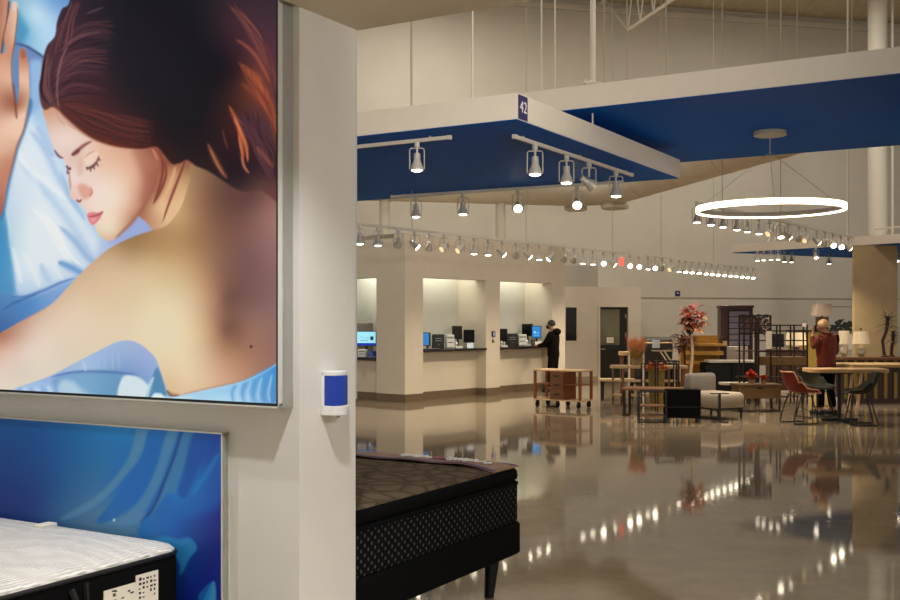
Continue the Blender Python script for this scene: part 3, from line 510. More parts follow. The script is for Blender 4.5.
t = thing('paper_notice', 'small white paper notice taped to the dark glass door', 'notice', vl(-.86, .088, 1.03), VR)
obj('sheet', MB().bb(-.1, .1, -.002, 0, 0, .15), 'paper', t); obj('print_mark', MB().bb(-.05, .05, -.0035, -.0022, .075, .083), 'ink', t)
t = thing('wall_panel', 'flat pale grey rectangular panel high on the wall above the narrow black window', 'panel', vl(-1.72, .02, 2.55), VR)
obj('face', MB().bb(-.47, .47, .01, .06, .02, .54), 'vent_grey', t); obj('edge', MB().bb(-.49, .49, .015, .05, .0, .56), 'vent_grey', t)
# ---- roof joist, sprinkler drop, columns, duct
def ubld(z0, z1, px, d): x, y = at(px, d); return (x, y)
j0 = Vector(at(628, 27.6)+(hz(30, 27.6),)); jd = Vector((math.sin(math.radians(-13.3))*-1, -math.cos(math.radians(13.3)), 0))
t = thing('roof_joist', 'open web steel roof joist crossing overhead at the top edge', 'joist', tuple(j0), 0)
jb = MB(); jb.tube([(0, 0, 0), tuple(jd*16)], .045, 6); obj('bottom_chord', jb, 'white_metal', t)
jt = MB(); jt.tube([tuple(-jd*2.0+Vector((0, 0, 1.28))), tuple(jd*16+Vector((0, 0, 1.28)))], .045, 6); obj('top_chord', jt, 'white_metal', t)
jw = MB(); a = Vector((0, 0, 0))
for k in range(20):
    p = jd*(k*.8-(1.0 if k == 0 else 0)); q = jd*(k*.8+.4)
    jw.tube([tuple(jd*(k*.8)), tuple(jd*(k*.8+.4)+Vector((0, 0, 1.26)))], .018, 5); jw.tube([tuple(jd*(k*.8+.4)+Vector((0, 0, 1.26))), tuple(jd*(k*.8+.8))], .018, 5)
jw.tube([tuple(jd*0), tuple(-jd*1.6+Vector((0, 0, 1.26)))], .02, 5); obj('web_bar', jw, 'white_metal', t)
x, y = at(593, 21.5)
t = thing('sprinkler_pipe', 'white sprinkler drop pipe ending in an elbow above the white fascia', 'pipe', (x, y, hz(83, 21.5)))
obj('drop_pipe', MB().cyl((0, 0, 0), (0, 0, 10.72-hz(83, 21.5)), .055), 'white_metal', t); obj('elbow', MB().ell((0, 0, 0), (.075, .075, .075)).cyl((-.16, 0, -.02), (.0, 0, 0), .05).cyl((-.16, 0, -.02), (-.16, 0, .06), .06), 'white_metal', t); obj('branch_pipe', MB().cyl((0, 0, 0), (.24, -.3, -.12), .045), 'white_metal', t)
x, y = at(877.5, 28.2)
t = thing('building_column', 'round pale steel column rising behind the large blue canopy at right', 'column', (x, y, 0))
obj('shaft', MB().cyl((0, 0, .02), (0, 0, 10.7), .25, n=24), 'wall_back', t); obj('base_plate', MB().box((0, 0, .02), (.7, .7, .04)), 'wall_back', t); obj('pipe', MB().cyl((.42, .05, .02), (.42, .05, 10.7), .035), 'white_metal', t)
# round duct with an elbow and two branch drops
dc = Vector((3.65, 26.95, 0)); q = Vector((.23, -.973, 0)); r_ = Vector((-.973, -.23, 0)); R0 = .4; zc = 4.55+R0
dxy = at(606, 26.95); dc = Vector((dxy[0], dxy[1], 0))
t = thing('air_duct', 'round tan air duct turning a corner above the booths and running behind the canopies', 'duct', (dc.x, dc.y, zc))
du = MB(); pts = [q*11.4, q*1.2]+[q*(1.2*(1-math.sin(a_)))+r_*(1.2*(1-math.cos(a_))) for a_ in [i*math.pi/16 for i in range(1, 8)]]+[r_*1.2, r_*11]
du.tube([tuple(p) for p in pts], R0, 24); obj('duct_run', du, 'duct_tan', t)
for k in (2.4, 4.4, 6.4, 8.4, 10.4): rg = MB(); rg.tube([tuple(q*(k-.02)), tuple(q*(k+.02))], R0+.012, 24); obj('seam_band', rg, 'duct_tan', t)
for k in (2.2, 3.9, 5.6, 7.3): obj('seam_band', MB().tube([tuple(r_*(k-.02)), tuple(r_*(k+.02))], R0+.012, 24), 'duct_tan', t)
for px_ in (384.5, 500.5):
    A = dc; B = dc+r_*11; P = on_line((A.x, A.y), (B.x, B.y), px_); o = obj('branch_pipe', MB().cyl((P[0]-dc.x, P[1]-dc.y, -R0*.6), (P[0]-dc.x, P[1]-dc.y, -3.0), .125, n=16), 'wall_back', t)
obj('outlet', MB().lathe([(.3, -.52), (.34, -.5), (.36, -.44), (.3, -.3)], tuple(q*.6), 20), 'duct_tan', t); obj('outlet', MB().lathe([(.24, -.50), (.28, -.48), (.3, -.42), (.24, -.3)], tuple(q*-.2+r_*.75), 20), 'duct_tan', t)
# ================================================================ prints on the near partition
def print_panel(name, parent, x0, x1, z0, z1, y, step, paint, m):
    nx, nz = int((x1-x0)/step)+1, int((z1-z0)/step)+1
    xs = np.linspace(x0, x1, nx); zs = np.linspace(z0, z1, nz); XX, ZZ = np.meshgrid(xs, zs)
    wx = XX*CS-y*SN; wy = XX*SN+y*CS
    PX = 450+F*wx/wy; PY = HOR-F*(ZZ-EYE)/wy
    img = paint(PX, PY)/255.0; li = np.where(img <= .04045, img/12.92, ((img+.055)/1.055)**2.4)
    me = bpy.data.meshes.new(name); n = nx*nz
    co = np.stack([XX-parent['ox'], np.full_like(XX, y-parent['oy']), ZZ-parent['oz']], -1).reshape(-1, 3)
    idx = np.arange(n).reshape(nz, nx); fc = np.stack([idx[:-1, :-1], idx[:-1, 1:], idx[1:, 1:], idx[1:, :-1]], -1).reshape(-1, 4)
    me.vertices.add(n); me.vertices.foreach_set('co', co.ravel()); nf = len(fc)
    me.loops.add(nf*4); me.loops.foreach_set('vertex_index', fc.ravel().astype(np.int32)); me.polygons.add(nf)
    me.polygons.foreach_set('loop_start', np.arange(0, nf*4, 4, dtype=np.int32)); me.update(calc_edges=True); me.validate()
    ca = me.color_attributes.new('print', 'FLOAT_COLOR', 'POINT'); ca.data.foreach_set('color', np.concatenate([li.reshape(-1, 3), np.ones((n, 1))], 1).ravel().astype(np.float32))
    me.materials.append(MATS[m]); o = bpy.data.objects.new(name, me); C.objects.link(o); o.parent = parent; return o
t = thing('lightbox_print', 'large lightbox print of a sleeping woman with dark red hair on pale blue bedding', 'lightbox', L(-3.94, 3.5, 1.285), RA)
for k, v in (('ox', -3.94), ('oy', 3.5), ('oz', 1.285)): t[k] = v
print_panel('print', t, -5.03, -2.845, 1.30, 3.48, 3.407, .0052, paint_sleeper, 'print_backlit')
fr = MB(); x0, x1 = -5.045+3.94, -2.834+3.94; z1 = 2.21
fr.bb(x1-.004, x1, -.095, 0, -.003, z1); fr.bb(x0, x0+.004, -.095, 0, -.003, z1); fr.bb(x0, x1, -.095, 0, -.003, .004); fr.bb(x0, x1, -.095, 0, z1-.004, z1); fr.bb(x0, x1, -.07, 0, 0, z1)
obj('frame', fr, 'frame_grey', t)
gk = MB(); gk.bb(x0+.004, x0+.016, -.0945, -.07, .004, z1-.004); gk.bb(x1-.013, x1-.004, -.0945, -.07, .004, z1-.004); gk.bb(x0, x1, -.0945, -.07, .004, .016); gk.bb(x0, x1, -.0945, -.07, z1-.016, z1-.004); obj('gasket', gk, 'gasket', t)
for k in ('ox', 'oy', 'oz'): del t[k]
t = thing('silk_print', 'wide blue print of flowing silk behind the white mattress', 'print', L(-4.1, 3.5, .3), RA)
for k, v in (('ox', -4.1), ('oy', 3.5), ('oz', .3)): t[k] = v
print_panel('print', t, -5.01, -3.199, .305, 1.148, 3.455, .006, paint_silk, 'print_matte')
fr = MB(); x0, x1, z1 = -5.02+4.1, -3.193+4.1, .855
fr.bb(x0, x1, -.043, -.004, 0, z1-.004); fr.bb(x1-.006, x1, -.046, 0, 0, z1); fr.bb(x0, x0+.006, -.046, 0, 0, z1); fr.bb(x0, x1, -.046, 0, z1-.006, z1); fr.bb(x0, x1, -.046, 0, 0, .006); obj('frame', fr, 'frame_grey', t)
for k in ('ox', 'oy', 'oz'): del t[k]
t = thing('lightbox_print', 'edge of a second lightbox on the far side of the pillar wall, seen side on', 'lightbox', L(-3.9, 3.905, 1.285), RA)
obj('frame', MB().bb(-1.1, 1.055, .001, .075, 0, 1.66), 'frame_grey', t); obj('print', MB().bb(-1.08, 1.04, .076, .08, .02, 1.64), 'screen_ink', t)
# hand sanitiser
t = thing('hand_sanitizer_dispenser', 'white and blue hand sanitizer dispenser on the pillar', 'dispenser', L(-2.8, 3.7, 1.236), RA)
def disp(z0, z1, w, d, m_, name, fr_=.02):
    P = [(0, -w/2), (d-fr_, -w/2), (d-fr_*.3, -w/2+fr_*.3), (d+.004, -w/4), (d+.008, 0), (d+.004, w/4), (d-fr_*.3, w/2-fr_*.3), (d-fr_, w/2), (0, w/2)]
    return obj(name, MB().prism(P, z0, z1), m_, t, bev=.003)
disp(.042, .172, .104, .078, 'blue_plastic', 'reservoir'); disp(.172, .192, .108, .074, 'white_plastic', 'cap'); disp(0, .042, .108, .082, 'white_plastic', 'base'); obj('nozzle', MB().cyl((.055, 0, -.012), (.055, 0, 0), .008), 'grey_plastic', t); disp(.03, .19, .108, .02, 'white_plastic', 'back_plate', .004)
# ---- white mattress at lower left
t = thing('mattress_display', 'white quilted mattress with black sides in front of the blue silk print', 'bed', L(-4.35, 2.42, 0), RA)
W_, L_ = 1.92, 2.02
obj('foundation', MB().slab(0, 0, W_-.02, L_-.02, [(0, .1), (0, .31)], .05), 'black_soft', t, bev=.01)
obj('side_panel', MB().slab(0, 0, W_, L_, [(.02, .315), (.004, .33), (0, .36), (0, .58), (.004, .618), (.01, .622)], .09, 8), 'black_soft', t)
obj('quilted_top', MB().slab(0, 0, W_, L_, [(.012, .622), (.004, .628), (.003, .636), (.018, .65), (.05, .662), (.12, .672), (.3, .68), (.6, .684)], .10, 8), 'quilt_white', t, ang=80)
obj('piping', MB().slab(0, 0, W_, L_, [(.002, .612), (-.008, .618), (-.008, .627), (.002, .632)], .1, 8), 'black', t, ang=80)
hd = MB(); hd.tube([(W_/2+.002, .39, .585), (W_/2+.025, .39, .55), (W_/2+.025, .39, .46), (W_/2+.002, .39, .42)], .014, 6); hd.tube([(W_/2+.002, .46, .6), (W_/2+.01, .46, .5), (W_/2+.002, .46, .4)], .012, 6); obj('handle', hd, 'black', t)
lb = obj('law_label', MB().bb(W_/2+.0005, W_/2+.004, .55, .82, .46, .545).bb(W_/2+.001, W_/2+.006, .72, .845, .44, .572), 'paper', t)
ink = MB()
for k in range(5):
    for r in range(6):
        if random.random() < .8: y = .735+k*.021; z = .452+r*.019; ink.bb(W_/2+.0062, W_/2+.0068, y, y+.007+random.random()*.008, z, z+.005+random.random()*.008)
for k in range(14): y = .565+random.random()*.13; z = .475+random.random()*.06; ink.bb(W_/2+.0042, W_/2+.0048, y, y+.012+random.random()*.012, z, z+.003+random.random()*.004)
obj('print_mark', ink, 'ink', lb)
for sx in (-1, 1):
    for sy in (-1, 1): obj('leg', MB().cyl((sx*.8, sy*.85, 0), (sx*.8, sy*.85, .1), .025, .035), 'black', t)
one('cloth_tag', MB().box((0, 0, .012), (.06, .09, .02)), 'paper', 'tiny white folded tag lying at the back edge of the white mattress', 'tag', L(-4.16, 3.3, .668), RA, bev=.004)
# ---- dark mattress in the middle
by0, by1, bx1, bx0 = 3.99, 5.77, -2.9, -4.42
bcx, bcy = (bx0+bx1)/2, (by0+by1)/2; W_, L_ = bx1-bx0, by1-by0
t = thing('black_mattress_bed', 'black pillow-top mattress on a black base with dotted sides, in front of the pillar', 'bed', L(bcx, bcy, 0), RA)
obj('box_base', MB().slab(0, 0, W_+.02, L_+.02, [(.012, .222), (0, .235), (0, .405), (.012, .418)], .04), 'black_soft', t)
obj('side_panel', MB().slab(0, 0, W_, L_, [(.01, .418), (0, .432), (0, .655), (.012, .665)], .05, 8), 'mattress_weave', t)
obj('border_tape', MB().slab(0, 0, W_, L_, [(.002, .64), (-.006, .648), (-.006, .66), (.01, .668)], .05, 8), 'black_soft', t, ang=80)
obj('pillow_top', MB().slab(0, 0, W_, L_, [(.02, .668), (0, .678), (-.006, .70), (-.002, .73), (.012, .745)], .06, 8), 'black_soft', t, ang=80)
obj('quilted_top', MB().slab(0, 0, W_, L_, [(.012, .744), (.016, .752), (.05, .762), (.15, .772), (.4, .776)], .06, 8), 'quilt_brown', t, ang=80)
rn = MB(); n = 14
def top_z(x, y):
    e = min(W_/2-abs(x), L_/2-abs(y)); return .748+.03*min(1, max(0, e)/.22)**.6
y0r, y1r = L_/2-.34, L_/2-.012
V, Fc = [], []
for i in range(n+1):
    for j in range(6):
        x = -W_/2+.0+(W_)*i/n; y = y0r+(y1r-y0r)*j/5; V.append((x, y, top_z(x, y)+.008+.004*math.sin(i*1.7)))
for i in range(n):
    for j in range(5): a = i*6+j; Fc.append((a, a+6, a+7, a+1))
rn.add(V, Fc); ro = obj('foot_protector', rn, 'band_brown', t, ang=80); sd = ro.modifiers.new('s', 'SOLIDIFY'); sd.thickness = .006; sd.offset = 1
def strip(y, w, m_, nm, x0=-1, x1=1, dz=.012):
    b = MB(); V, Fc = [], []
    for i in range(n+1):
        x = W_/2*(x0+(x1-x0)*i/n)
        V += [(x, y-w, top_z(x, y-w)+dz+.004*math.sin((x+W_/2)/W_*n*1.7)), (x, y+w, top_z(x, y+w)+dz+.004*math.sin((x+W_/2)/W_*n*1.7))]
    for i in range(n): Fc.append((i*2, i*2+2, i*2+3, i*2+1))
    b.add(V, Fc); return obj(nm, b, m_, ro, ang=80)
strip(y0r+.015, .013, 'band_blue', 'border_stripe', -1, .99, .0165); strip(y1r-.03, .012, 'band_blue', 'border_stripe', -1, .99, .0165)
def squig(xa, xb, y, m_, nm, amp=.035, k=5, r=.006):
    P = []
    for i in range(int(k*8)+1):
        u = i/(k*8); x = xa+(xb-xa)*u; yy = y+amp*math.sin(u*k*6.283)*(1 if int(u*k) % 3 else 1.5); P.append((x+.02*math.cos(u*k*6.283), yy, top_z(x, y)+.02))
    b = MB(); b.tube(P, r, 5); return obj(nm, b, m_, ro)
squig(.02, .22, L_/2-.19, 'white_ink', 'script_mark', .03, 6); squig(.26, .36, L_/2-.19, 'band_pink', 'script_mark', .02, 3); squig(.36, .58, L_/2-.2, 'white_ink', 'script_mark', .032, 6); squig(.6, .66, L_/2-.2, 'white_ink', 'script_mark', .02, 1.5)
for sx, sy in ((-1, -1), (-1, 1), (1, -1), (1, 1)):
    obj('leg', MB().cyl((sx*(W_/2-.07), sy*(L_/2-.27), 0), (sx*(W_/2-.06), sy*(L_/2-.25), .224), .028, .045, 14), 'black', t)
obj('cushion_flap', MB().slab(0, 0, .34, .5, [(.01, 0), (0, .008), (0, .02), (.012, .028)], .05, M=Matrix.Translation((.22, -.62, .775))@Matrix.Rotation(.25, 4, 'Z')), 'black_soft', t)
# ================================================================ blue canopies, lamps, ring
def canopy(name, label, x0, x1, y0, y1, zb, h):
    cx, cy = (x0+x1)/2, (y0+y1)/2
    t = thing(name, label, 'canopy', L(cx, cy, zb), RA, None); X, Y = (x1-x0)/2, (y1-y0)/2; b = MB(); k = .05
    b.bb(-X, X, -Y, -Y+k, 0, h); b.bb(-X, X, Y-k, Y, 0, h); b.bb(-X, -X+k, -Y+k, Y-k, 0, h); b.bb(X-k, X, -Y+k, Y-k, 0, h); b.bb(-X+k, X-k, -Y+k, Y-k, h-.04, h)
    obj('fascia', b, 'fascia_white', t); obj('underside', MB().bb(-X+.012, X-.012, -Y+.012, Y-.012, -.006, .03), 'blue_panel', t)
    return t, cx, cy
def rods(t, cx, cy, pts, z0, z1, base):
    for i, (x, y) in enumerate(pts): obj('hanger_rod', MB().cyl((x-cx, y-cy, z0-base), (x-cx, y-cy, z1-base), .011 if base < 4 and i != 1 else .007, n=6).cyl((x-cx, y-cy, z0-base), (x-cx, y-cy, z0-base+.05), .04, .015, n=8), 'white_metal' if base < 4 and i != 1 else 'rod_tan', t)
t, cx, cy = canopy('blue_canopy', 'hanging white canopy with blue underside and a 42 sign on its corner', -12.5, -4.97, 9.82, 15.17, 3.756, .272)
def rp(px, d):  # canopy-frame point on the ray of px at depth d
    x, y = at(px, d); return (x*CS+y*SN, -x*SN+y*CS)
rods(t, cx, cy, [rp(472.5, 11.6), rp(411, 12.6), rp(541.5, 14.5), rp(555, 15.2)], 4.02, 10.75, 3.756)
rods(t, cx, cy, [(-5.05, rp(605, 12.9)[1]-.05)], 4.02, 4.2, 3.756)
sg = obj('sign_plate', MB().bb(-4.97-cx, -4.958-cx, 9.845-cy, 10.045-cy, .006, .258), 'sign_blue', t)
text('numeral', '42', .17, 'white_ink', sg, (-4.957-cx, 9.945-cy, .133), (math.pi/2, 0, math.pi/2), .001)
c1 = t
t, cx, cy = canopy('blue_canopy', 'largest hanging white canopy with bright blue underside, over the ring light', -6.0, 5.5, 11.7, 16.5, 4.2, .275)
rods(t, cx, cy, [rp(627, 14.5), rp(666, 14.4), rp(767, 14), rp(781, 15), rp(797, 15.6), rp(852, 14.2), rp(604, 15.3)], 4.47, 10.75, 4.2)
# far canopy at right: skewed plan
A = at(731, 25.0); B = at(851, 22.9); Bq = at(985, 20.6); Dq = at(1010, 30.0); E = at(851, 27.0)
poly = [A, Bq, Dq, on_line(A, E, 905)]
cxp = (A[0]+1.5, A[1]); zb3 = hz(253, 25.0)
t = thing('blue_canopy', 'smallest and farthest white canopy with blue underside, reaching the tan column at right', 'canopy', (cxp[0], cxp[1], zb3))
pl = [(x-cxp[0], y-cxp[1]) for x, y in poly]; ccx = sum(p[0] for p in pl)/4; ccy = sum(p[1] for p in pl)/4
pin = [(ccx+(x-ccx)*.99, ccy+(y-ccy)*.99) for x, y in pl]
b = MB(); b.prism(pl, .012, .2); obj('fascia', b, 'fascia_white', t); obj('underside', MB().prism(pin, 0, .014), 'blue_panel', t)
rl = MB(); u = Vector((pl[1][0]-pl[0][0], pl[1][1]-pl[0][1], 0)); p0 = Vector((pl[0][0], pl[0][1], 0))
rl.tube([tuple(p0+u*.62+Vector((0, .1, .34))), tuple(p0+u*.98+Vector((0, .1, .38)))], .02, 6); rl.tube([tuple(p0+u*.62+Vector((0, .1, .2))), tuple(p0+u*.62+Vector((0, .1, .34)))], .016, 6); obj('top_rail', rl, 'white_metal', t)
for f_, dd in ((.17, .2), (.2, .25)): P = p0+u*f_+Vector((.05, dd, .2)); obj('strut', MB().cyl(tuple(P), tuple(P+Vector((.28, .1, .5))), .014, n=6), 'white_metal', t)
hp = on_line((A[0], A[1]), (Bq[0], Bq[1]), 849); obj('hanger_rod', MB().cyl((hp[0]-cxp[0], hp[1]+.1-cxp[1], .2), (hp[0]-cxp[0], hp[1]+.1-cxp[1], 10.75-zb3), .011, n=6), 'white_metal', t)
# ---- track heads
def make_head(name, s, label, lit=True):
    r = thing(name, label, 'spotlight'); st = MB(); st.cyl((0, 0, -.05), (0, 0, 0), .028, n=10).cyl((0, 0, -.16), (0, 0, -.05), .012, n=8)
    st.tube([(-.075, 0, -.275), (-.075, 0, -.075), (-.06, 0, -.06), (.06, 0, -.06), (.075, 0, -.075), (.075, 0, -.275)], .0065, 6)
    obj('yoke', st, 'lamp_silver', r)
    h = obj('lamp_head', MB().lathe([(.022, .115), (.034, .11), (.036, .04), (.044, .02), (.064, -.03), (.07, -.05), (.068, -.062), (.06, -.062)], n=18), 'lamp_silver', r); h.location = (0, 0, -.225)
    bu_ = obj('bulb', MB().lathe([(.056, -.058), (.054, -.066), (.04, -.073), (.018, -.077)], n=18), 'bulb' if lit else 'bulb_low', h)
    return r
HEAD = {k: make_head('track_spotlight', 1, 'x', k) for k in (True, False)}
SPOTS = []
def head(px, d_or_xy, z, scale, state, label, group):
    lit = state not in 'ogs'
    xy = d_or_xy if isinstance(d_or_xy, tuple) else at(px, d_or_xy)
    c = copy_tree(HEAD[lit]); c.location = (xy[0], xy[1], z); c.scale = (scale,)*3; tag(c, label, 'spotlight', group)
    h = [k for k in c.children if k.name.startswith('lamp_head')][0]
    rx, ry = {'d': (0, 0), 't': (-.1, -.85), 'l': (-.1, .8), 'o': (1.0, .2), 'f': (-1.05, .1), 'g': (-.5, .9), 'b': (-.4, 0), 's': (.25, -1.0)}[state]
    h.rotation_euler = (rx, ry, 0)
    if lit: SPOTS.append((xy[0], xy[1], z-.28*scale))
    return c
def rail(name, label, P0, P1, z0, hang, ztop=10.75):
    # aluminium track profile between two plan points, its underside at z0
    t = thing(name, label, 'track rail', (P0[0], P0[1], z0)); d = Vector((P1[0]-P0[0], P1[1]-P0[1], 0)); a = math.atan2(d.y, d.x); n_ = d.length
    obj('rail', MB().box(tuple(d/2+Vector((0, 0, .02))), (n_, .036, .04), a), 'white_metal', t)
    obj('end_cap', MB().box((0, 0, .02), (.05, .044, .046), a), 'white_metal', t); obj('end_cap', MB().box(tuple(d+Vector((0, 0, .02))), (.05, .044, .046), a), 'white_metal', t)
    for f_ in hang: p = d*f_; obj('hanger_rod', MB().cyl((p.x, p.y, .04), (p.x, p.y, ztop-z0), .006 if ztop > 5 else .014, n=6), 'rod_tan', t)
    return t
def w2(X, Y): p = L(X, Y); return (p[0], p[1])
zc1 = 3.75
rail('track_rail', 'short track rail under the front edge of the 42 canopy, with one spotlight', w2(-9.6, 10.2), w2(-6.02, 10.2), zc1-.06, (.3, .93), zc1)
rail('track_rail', 'track rail under the right edge of the 42 canopy', w2(-5.36, 10.53), w2(-5.34, 14.15), zc1-.06, (.06, .5, .94), zc1)
rail('track_rail', 'track rail under the back edge of the 42 canopy', w2(-9.73, 14.62), w2(-5.75, 14.8), zc1-.06, (.06, .5, .94), zc1)
G1 = 'track spotlights under the 42 canopy'; zr = zc1-.06
head(417, on_line(w2(-9.6, 10.2), w2(-6.02, 10.2), 417), zr, 1.12, 'd', 'single lit spotlight under the front left of the 42 canopy, nearest the pillar', G1)
for px, st, lb in ((535, 'd', 'first lit spotlight on the right rail, nearest below the 42 sign'), (566.5, 'd', 'second lit spotlight from the 42 sign on the right rail'), (589, 's', 'tilted unlit spotlight on the right rail under the 42 canopy'), (616, 'd', 'last spotlight at the far end of the right rail under the 42 canopy')):
    head(px, on_line(w2(-5.36, 10.53), w2(-5.34, 14.15), px), zr, 1.2, st, lb, G1)
for px, st, lb in ((416, 'd', 'leftmost spotlight on the back rail under the 42 canopy'), (463, 'd', 'second spotlight from the left on the back rail under the 42 canopy'), (518, 'f', 'glaring spotlight turned to the viewer on the back rail, left of its glaring twin'), (577, 'f', 'glaring spotlight turned to the viewer at the right end of the back rail')):
    head(px, on_line(w2(-9.73, 14.62), w2(-5.75, 14.8), px), zr, 1.18, st, lb, G1)
# long rail above the booths
R1A, R1B = at(340, 15.6), at(757, 29.5); R1A = on_line(at(360, 16.0), at(755, 29.3), 340); Zr1 = 3.09
rail('track_rail', 'very long white track rail above the booths running back to the far wall', R1A, on_line(at(360, 16.0), at(755, 29.3), 757), Zr1, (.1, .3, .5, .64, .82))
L1 = [(360,'d'),(378,'d'),(398,'o'),(415,'t'),(429,'o'),(444,'g'),(460,'g'),(474,'d'),(488,'d'),(502,'t'),(516,'o'),(528,'t'),(539,'d'),(550.5,'l'),(564,'o'),(574,'o'),(583,'d'),(593,'d'),(603.5,'f'),(613,'t'),(630,'f'),(639,'f'),(648,'d'),(655,'f'),(662,'o'),(671,'g'),(679,'d'),(685.5,'b'),(692,'b'),(699,'b'),(706,'b'),(712,'b'),(718,'b'),(724.5,'b'),(730.5,'b'),(736,'b'),(742,'b'),(747.5,'b'),(753,'b')]
SD = {'d': 'lit spotlight pointing down', 'b': 'lit spotlight pointing down', 't': 'spotlight tilted to the right', 'l': 'spotlight tilted to the left', 'o': 'unlit spotlight turned away', 'g': 'unlit spotlight showing its rim', 'f': 'glaring spotlight facing the viewer'}
for i, (px, st) in enumerate(L1):
    head(px, on_line(R1A, R1B, px), Zr1, .98, st, f'{SD[st]}, {ordinal(i)} from the left on the long rail above the booths', 'spotlights on the long rail above the booths')
# rail behind the ring
R2A, R2B = at(697, 15.7), at(853, 22.2); Zr2 = 3.38
rail('track_rail', 'white track rail beside the glowing ring, running toward the tan column', R2A, R2B, Zr2, (.12, .45, .96))
L2 = [(697,'d'),(711,'d'),(723,'d'),(737,'d'),(747.5,'d'),(759,'d'),(769.5,'g'),(780.5,'b'),(788,'t'),(799,'o'),(806,'g'),(817,'t'),(825,'o'),(833,'f'),(841,'f'),(848.5,'t')]
for i, (px, st) in enumerate(L2):
    head(px, on_line(R2A, R2B, px), Zr2, .95, st, f'{SD[st]}, {ordinal(i)} from the left on the rail beside the glowing ring', 'spotlights on the rail beside the ring')
# under the far canopy
for i, (px, d, dz, st) in enumerate(((757.5, 24.2, 0, 'd'), (763.5, 24.0, 0, 'd'), (771, 23.8, 0, 'd'), (778, 23.7, 0, 'd'), (784.5, 24.6, 0, 'd'), (791.5, 24.8, 0, 'd'), (816, 23.2, 0, 'b'), (829, 25.5, 0, 'd'), (872.5, 22.9, 0, 'f'), (897, 24.5, 0, 'b'))):
    lb = f'{ordinal(i)} of the six clustered spotlights under the far blue canopy, counted from the left' if i < 6 else ['bright spotlight right of the cluster under the far blue canopy', 'small low spotlight right of the bright one under the far blue canopy', 'glaring spotlight in front of the top of the tan column', 'spotlight at the right picture edge beside the tan column'][i-6]
    head(px, d, zb3, .8, st, lb, 'spotlights under the far canopy')
for r in HEAD.values():
    for o in list(r.children_recursive): bpy.data.objects.remove(o)
    bpy.data.objects.remove(r)
# ring pendant
rx, ry = at(770, 14.17)
t = thing('ring_pendant_light', 'large glowing ring pendant hanging from the bright blue canopy', 'pendant light', (rx, ry, 3.134))
R = .945; P = [(R*math.cos(a*math.pi/48), R*math.sin(a*math.pi/48)) for a in range(96)]
def band(r0, r1, z0, z1):
    b = MB(); n = len(P); V = []
    for x, y in P: V += [(x*r0/R, y*r0/R, z0), (x*r1/R, y*r1/R, z0), (x*r1/R, y*r1/R, z1), (x*r0/R, y*r0/R, z1)]
    b.add(V, [(i*4+k, i*4+(k+1) % 4, ((i+1) % n)*4+(k+1) % 4, ((i+1) % n)*4+k) for i in range(n) for k in range(4)]); return b
obj('ring_body', band(R-.02, R-.001, .0, .062), 'white_metal', t); obj('glowing_tube', band(R, R+.03, -.022, .055), 'ring_glow', t)
obj('ceiling_plate', MB().lathe([(.2, 1.0), (.215, 1.005), (.215, 1.06), (.2, 1.066)], n=32), 'lamp_silver', t); obj('cord', MB().cyl((0, 0, .76), (0, 0, 1.0), .006, n=6), 'white_metal', t)
for k in range(3): a = 1.2+k*2.094; obj('suspension_wire', MB().cyl((0, 0, .78), (R*math.cos(a), R*math.sin(a), .05), .0035, n=5), 'steel', t)
# signs
ex = on_line(R1A, R1B, 621.5)
t = thing('exit_sign', 'small glowing red hanging sign seen side on among the long rail spotlights', 'sign', (ex[0], ex[1], Zr1-.06))
obj('housing', MB().box((0, 0, -.11), (.075, .14, .17)), 'red_glow', t, bev=.008); obj('bracket', MB().cyl((0, 0, -.02), (0, 0, .06), .012), 'white_metal', t)
k = on_line((BW[0], BW[1]), (BW[0]+BD[0], BW[1]+BD[1]), 677.5)
t = thing('wall_sign', 'small square navy sign on the far wall above the orange tree', 'sign', (k[0]+.002, k[1]-.012, hz(293.5, k[1])), BRZ)
obj('plate', MB().box((0, 0, 0), (.15, .012, .15)), 'sign_blue', t); obj('marking', MB().box((.0, -.008, .01), (.06, .004, .03)), 'paper_cool', t)
t = thing('wall_sign', 'small purple sign on the pilaster between the two booth openings', 'sign', bl_(2.84, -.008, hz(334, 23.1)), BR)
obj('plate', MB().box((0, 0, 0), (.12, .014, .13)), 'sign_blue', t); obj('marking', MB().box((.005, -.009, 0), (.03, .004, .1)), 'paper_cool', t)
t = thing('card_holder', 'tiny dark card holder under the purple pilaster sign', 'holder', bl_(2.82, -.014, hz(341, 23.1)), BR)
obj('body', MB().box((0, 0, 0), (.05, .026, .07)), 'bronze', t); obj('card', MB().box((.0, -.014, .03), (.035, .004, .04)), 'paper', t)
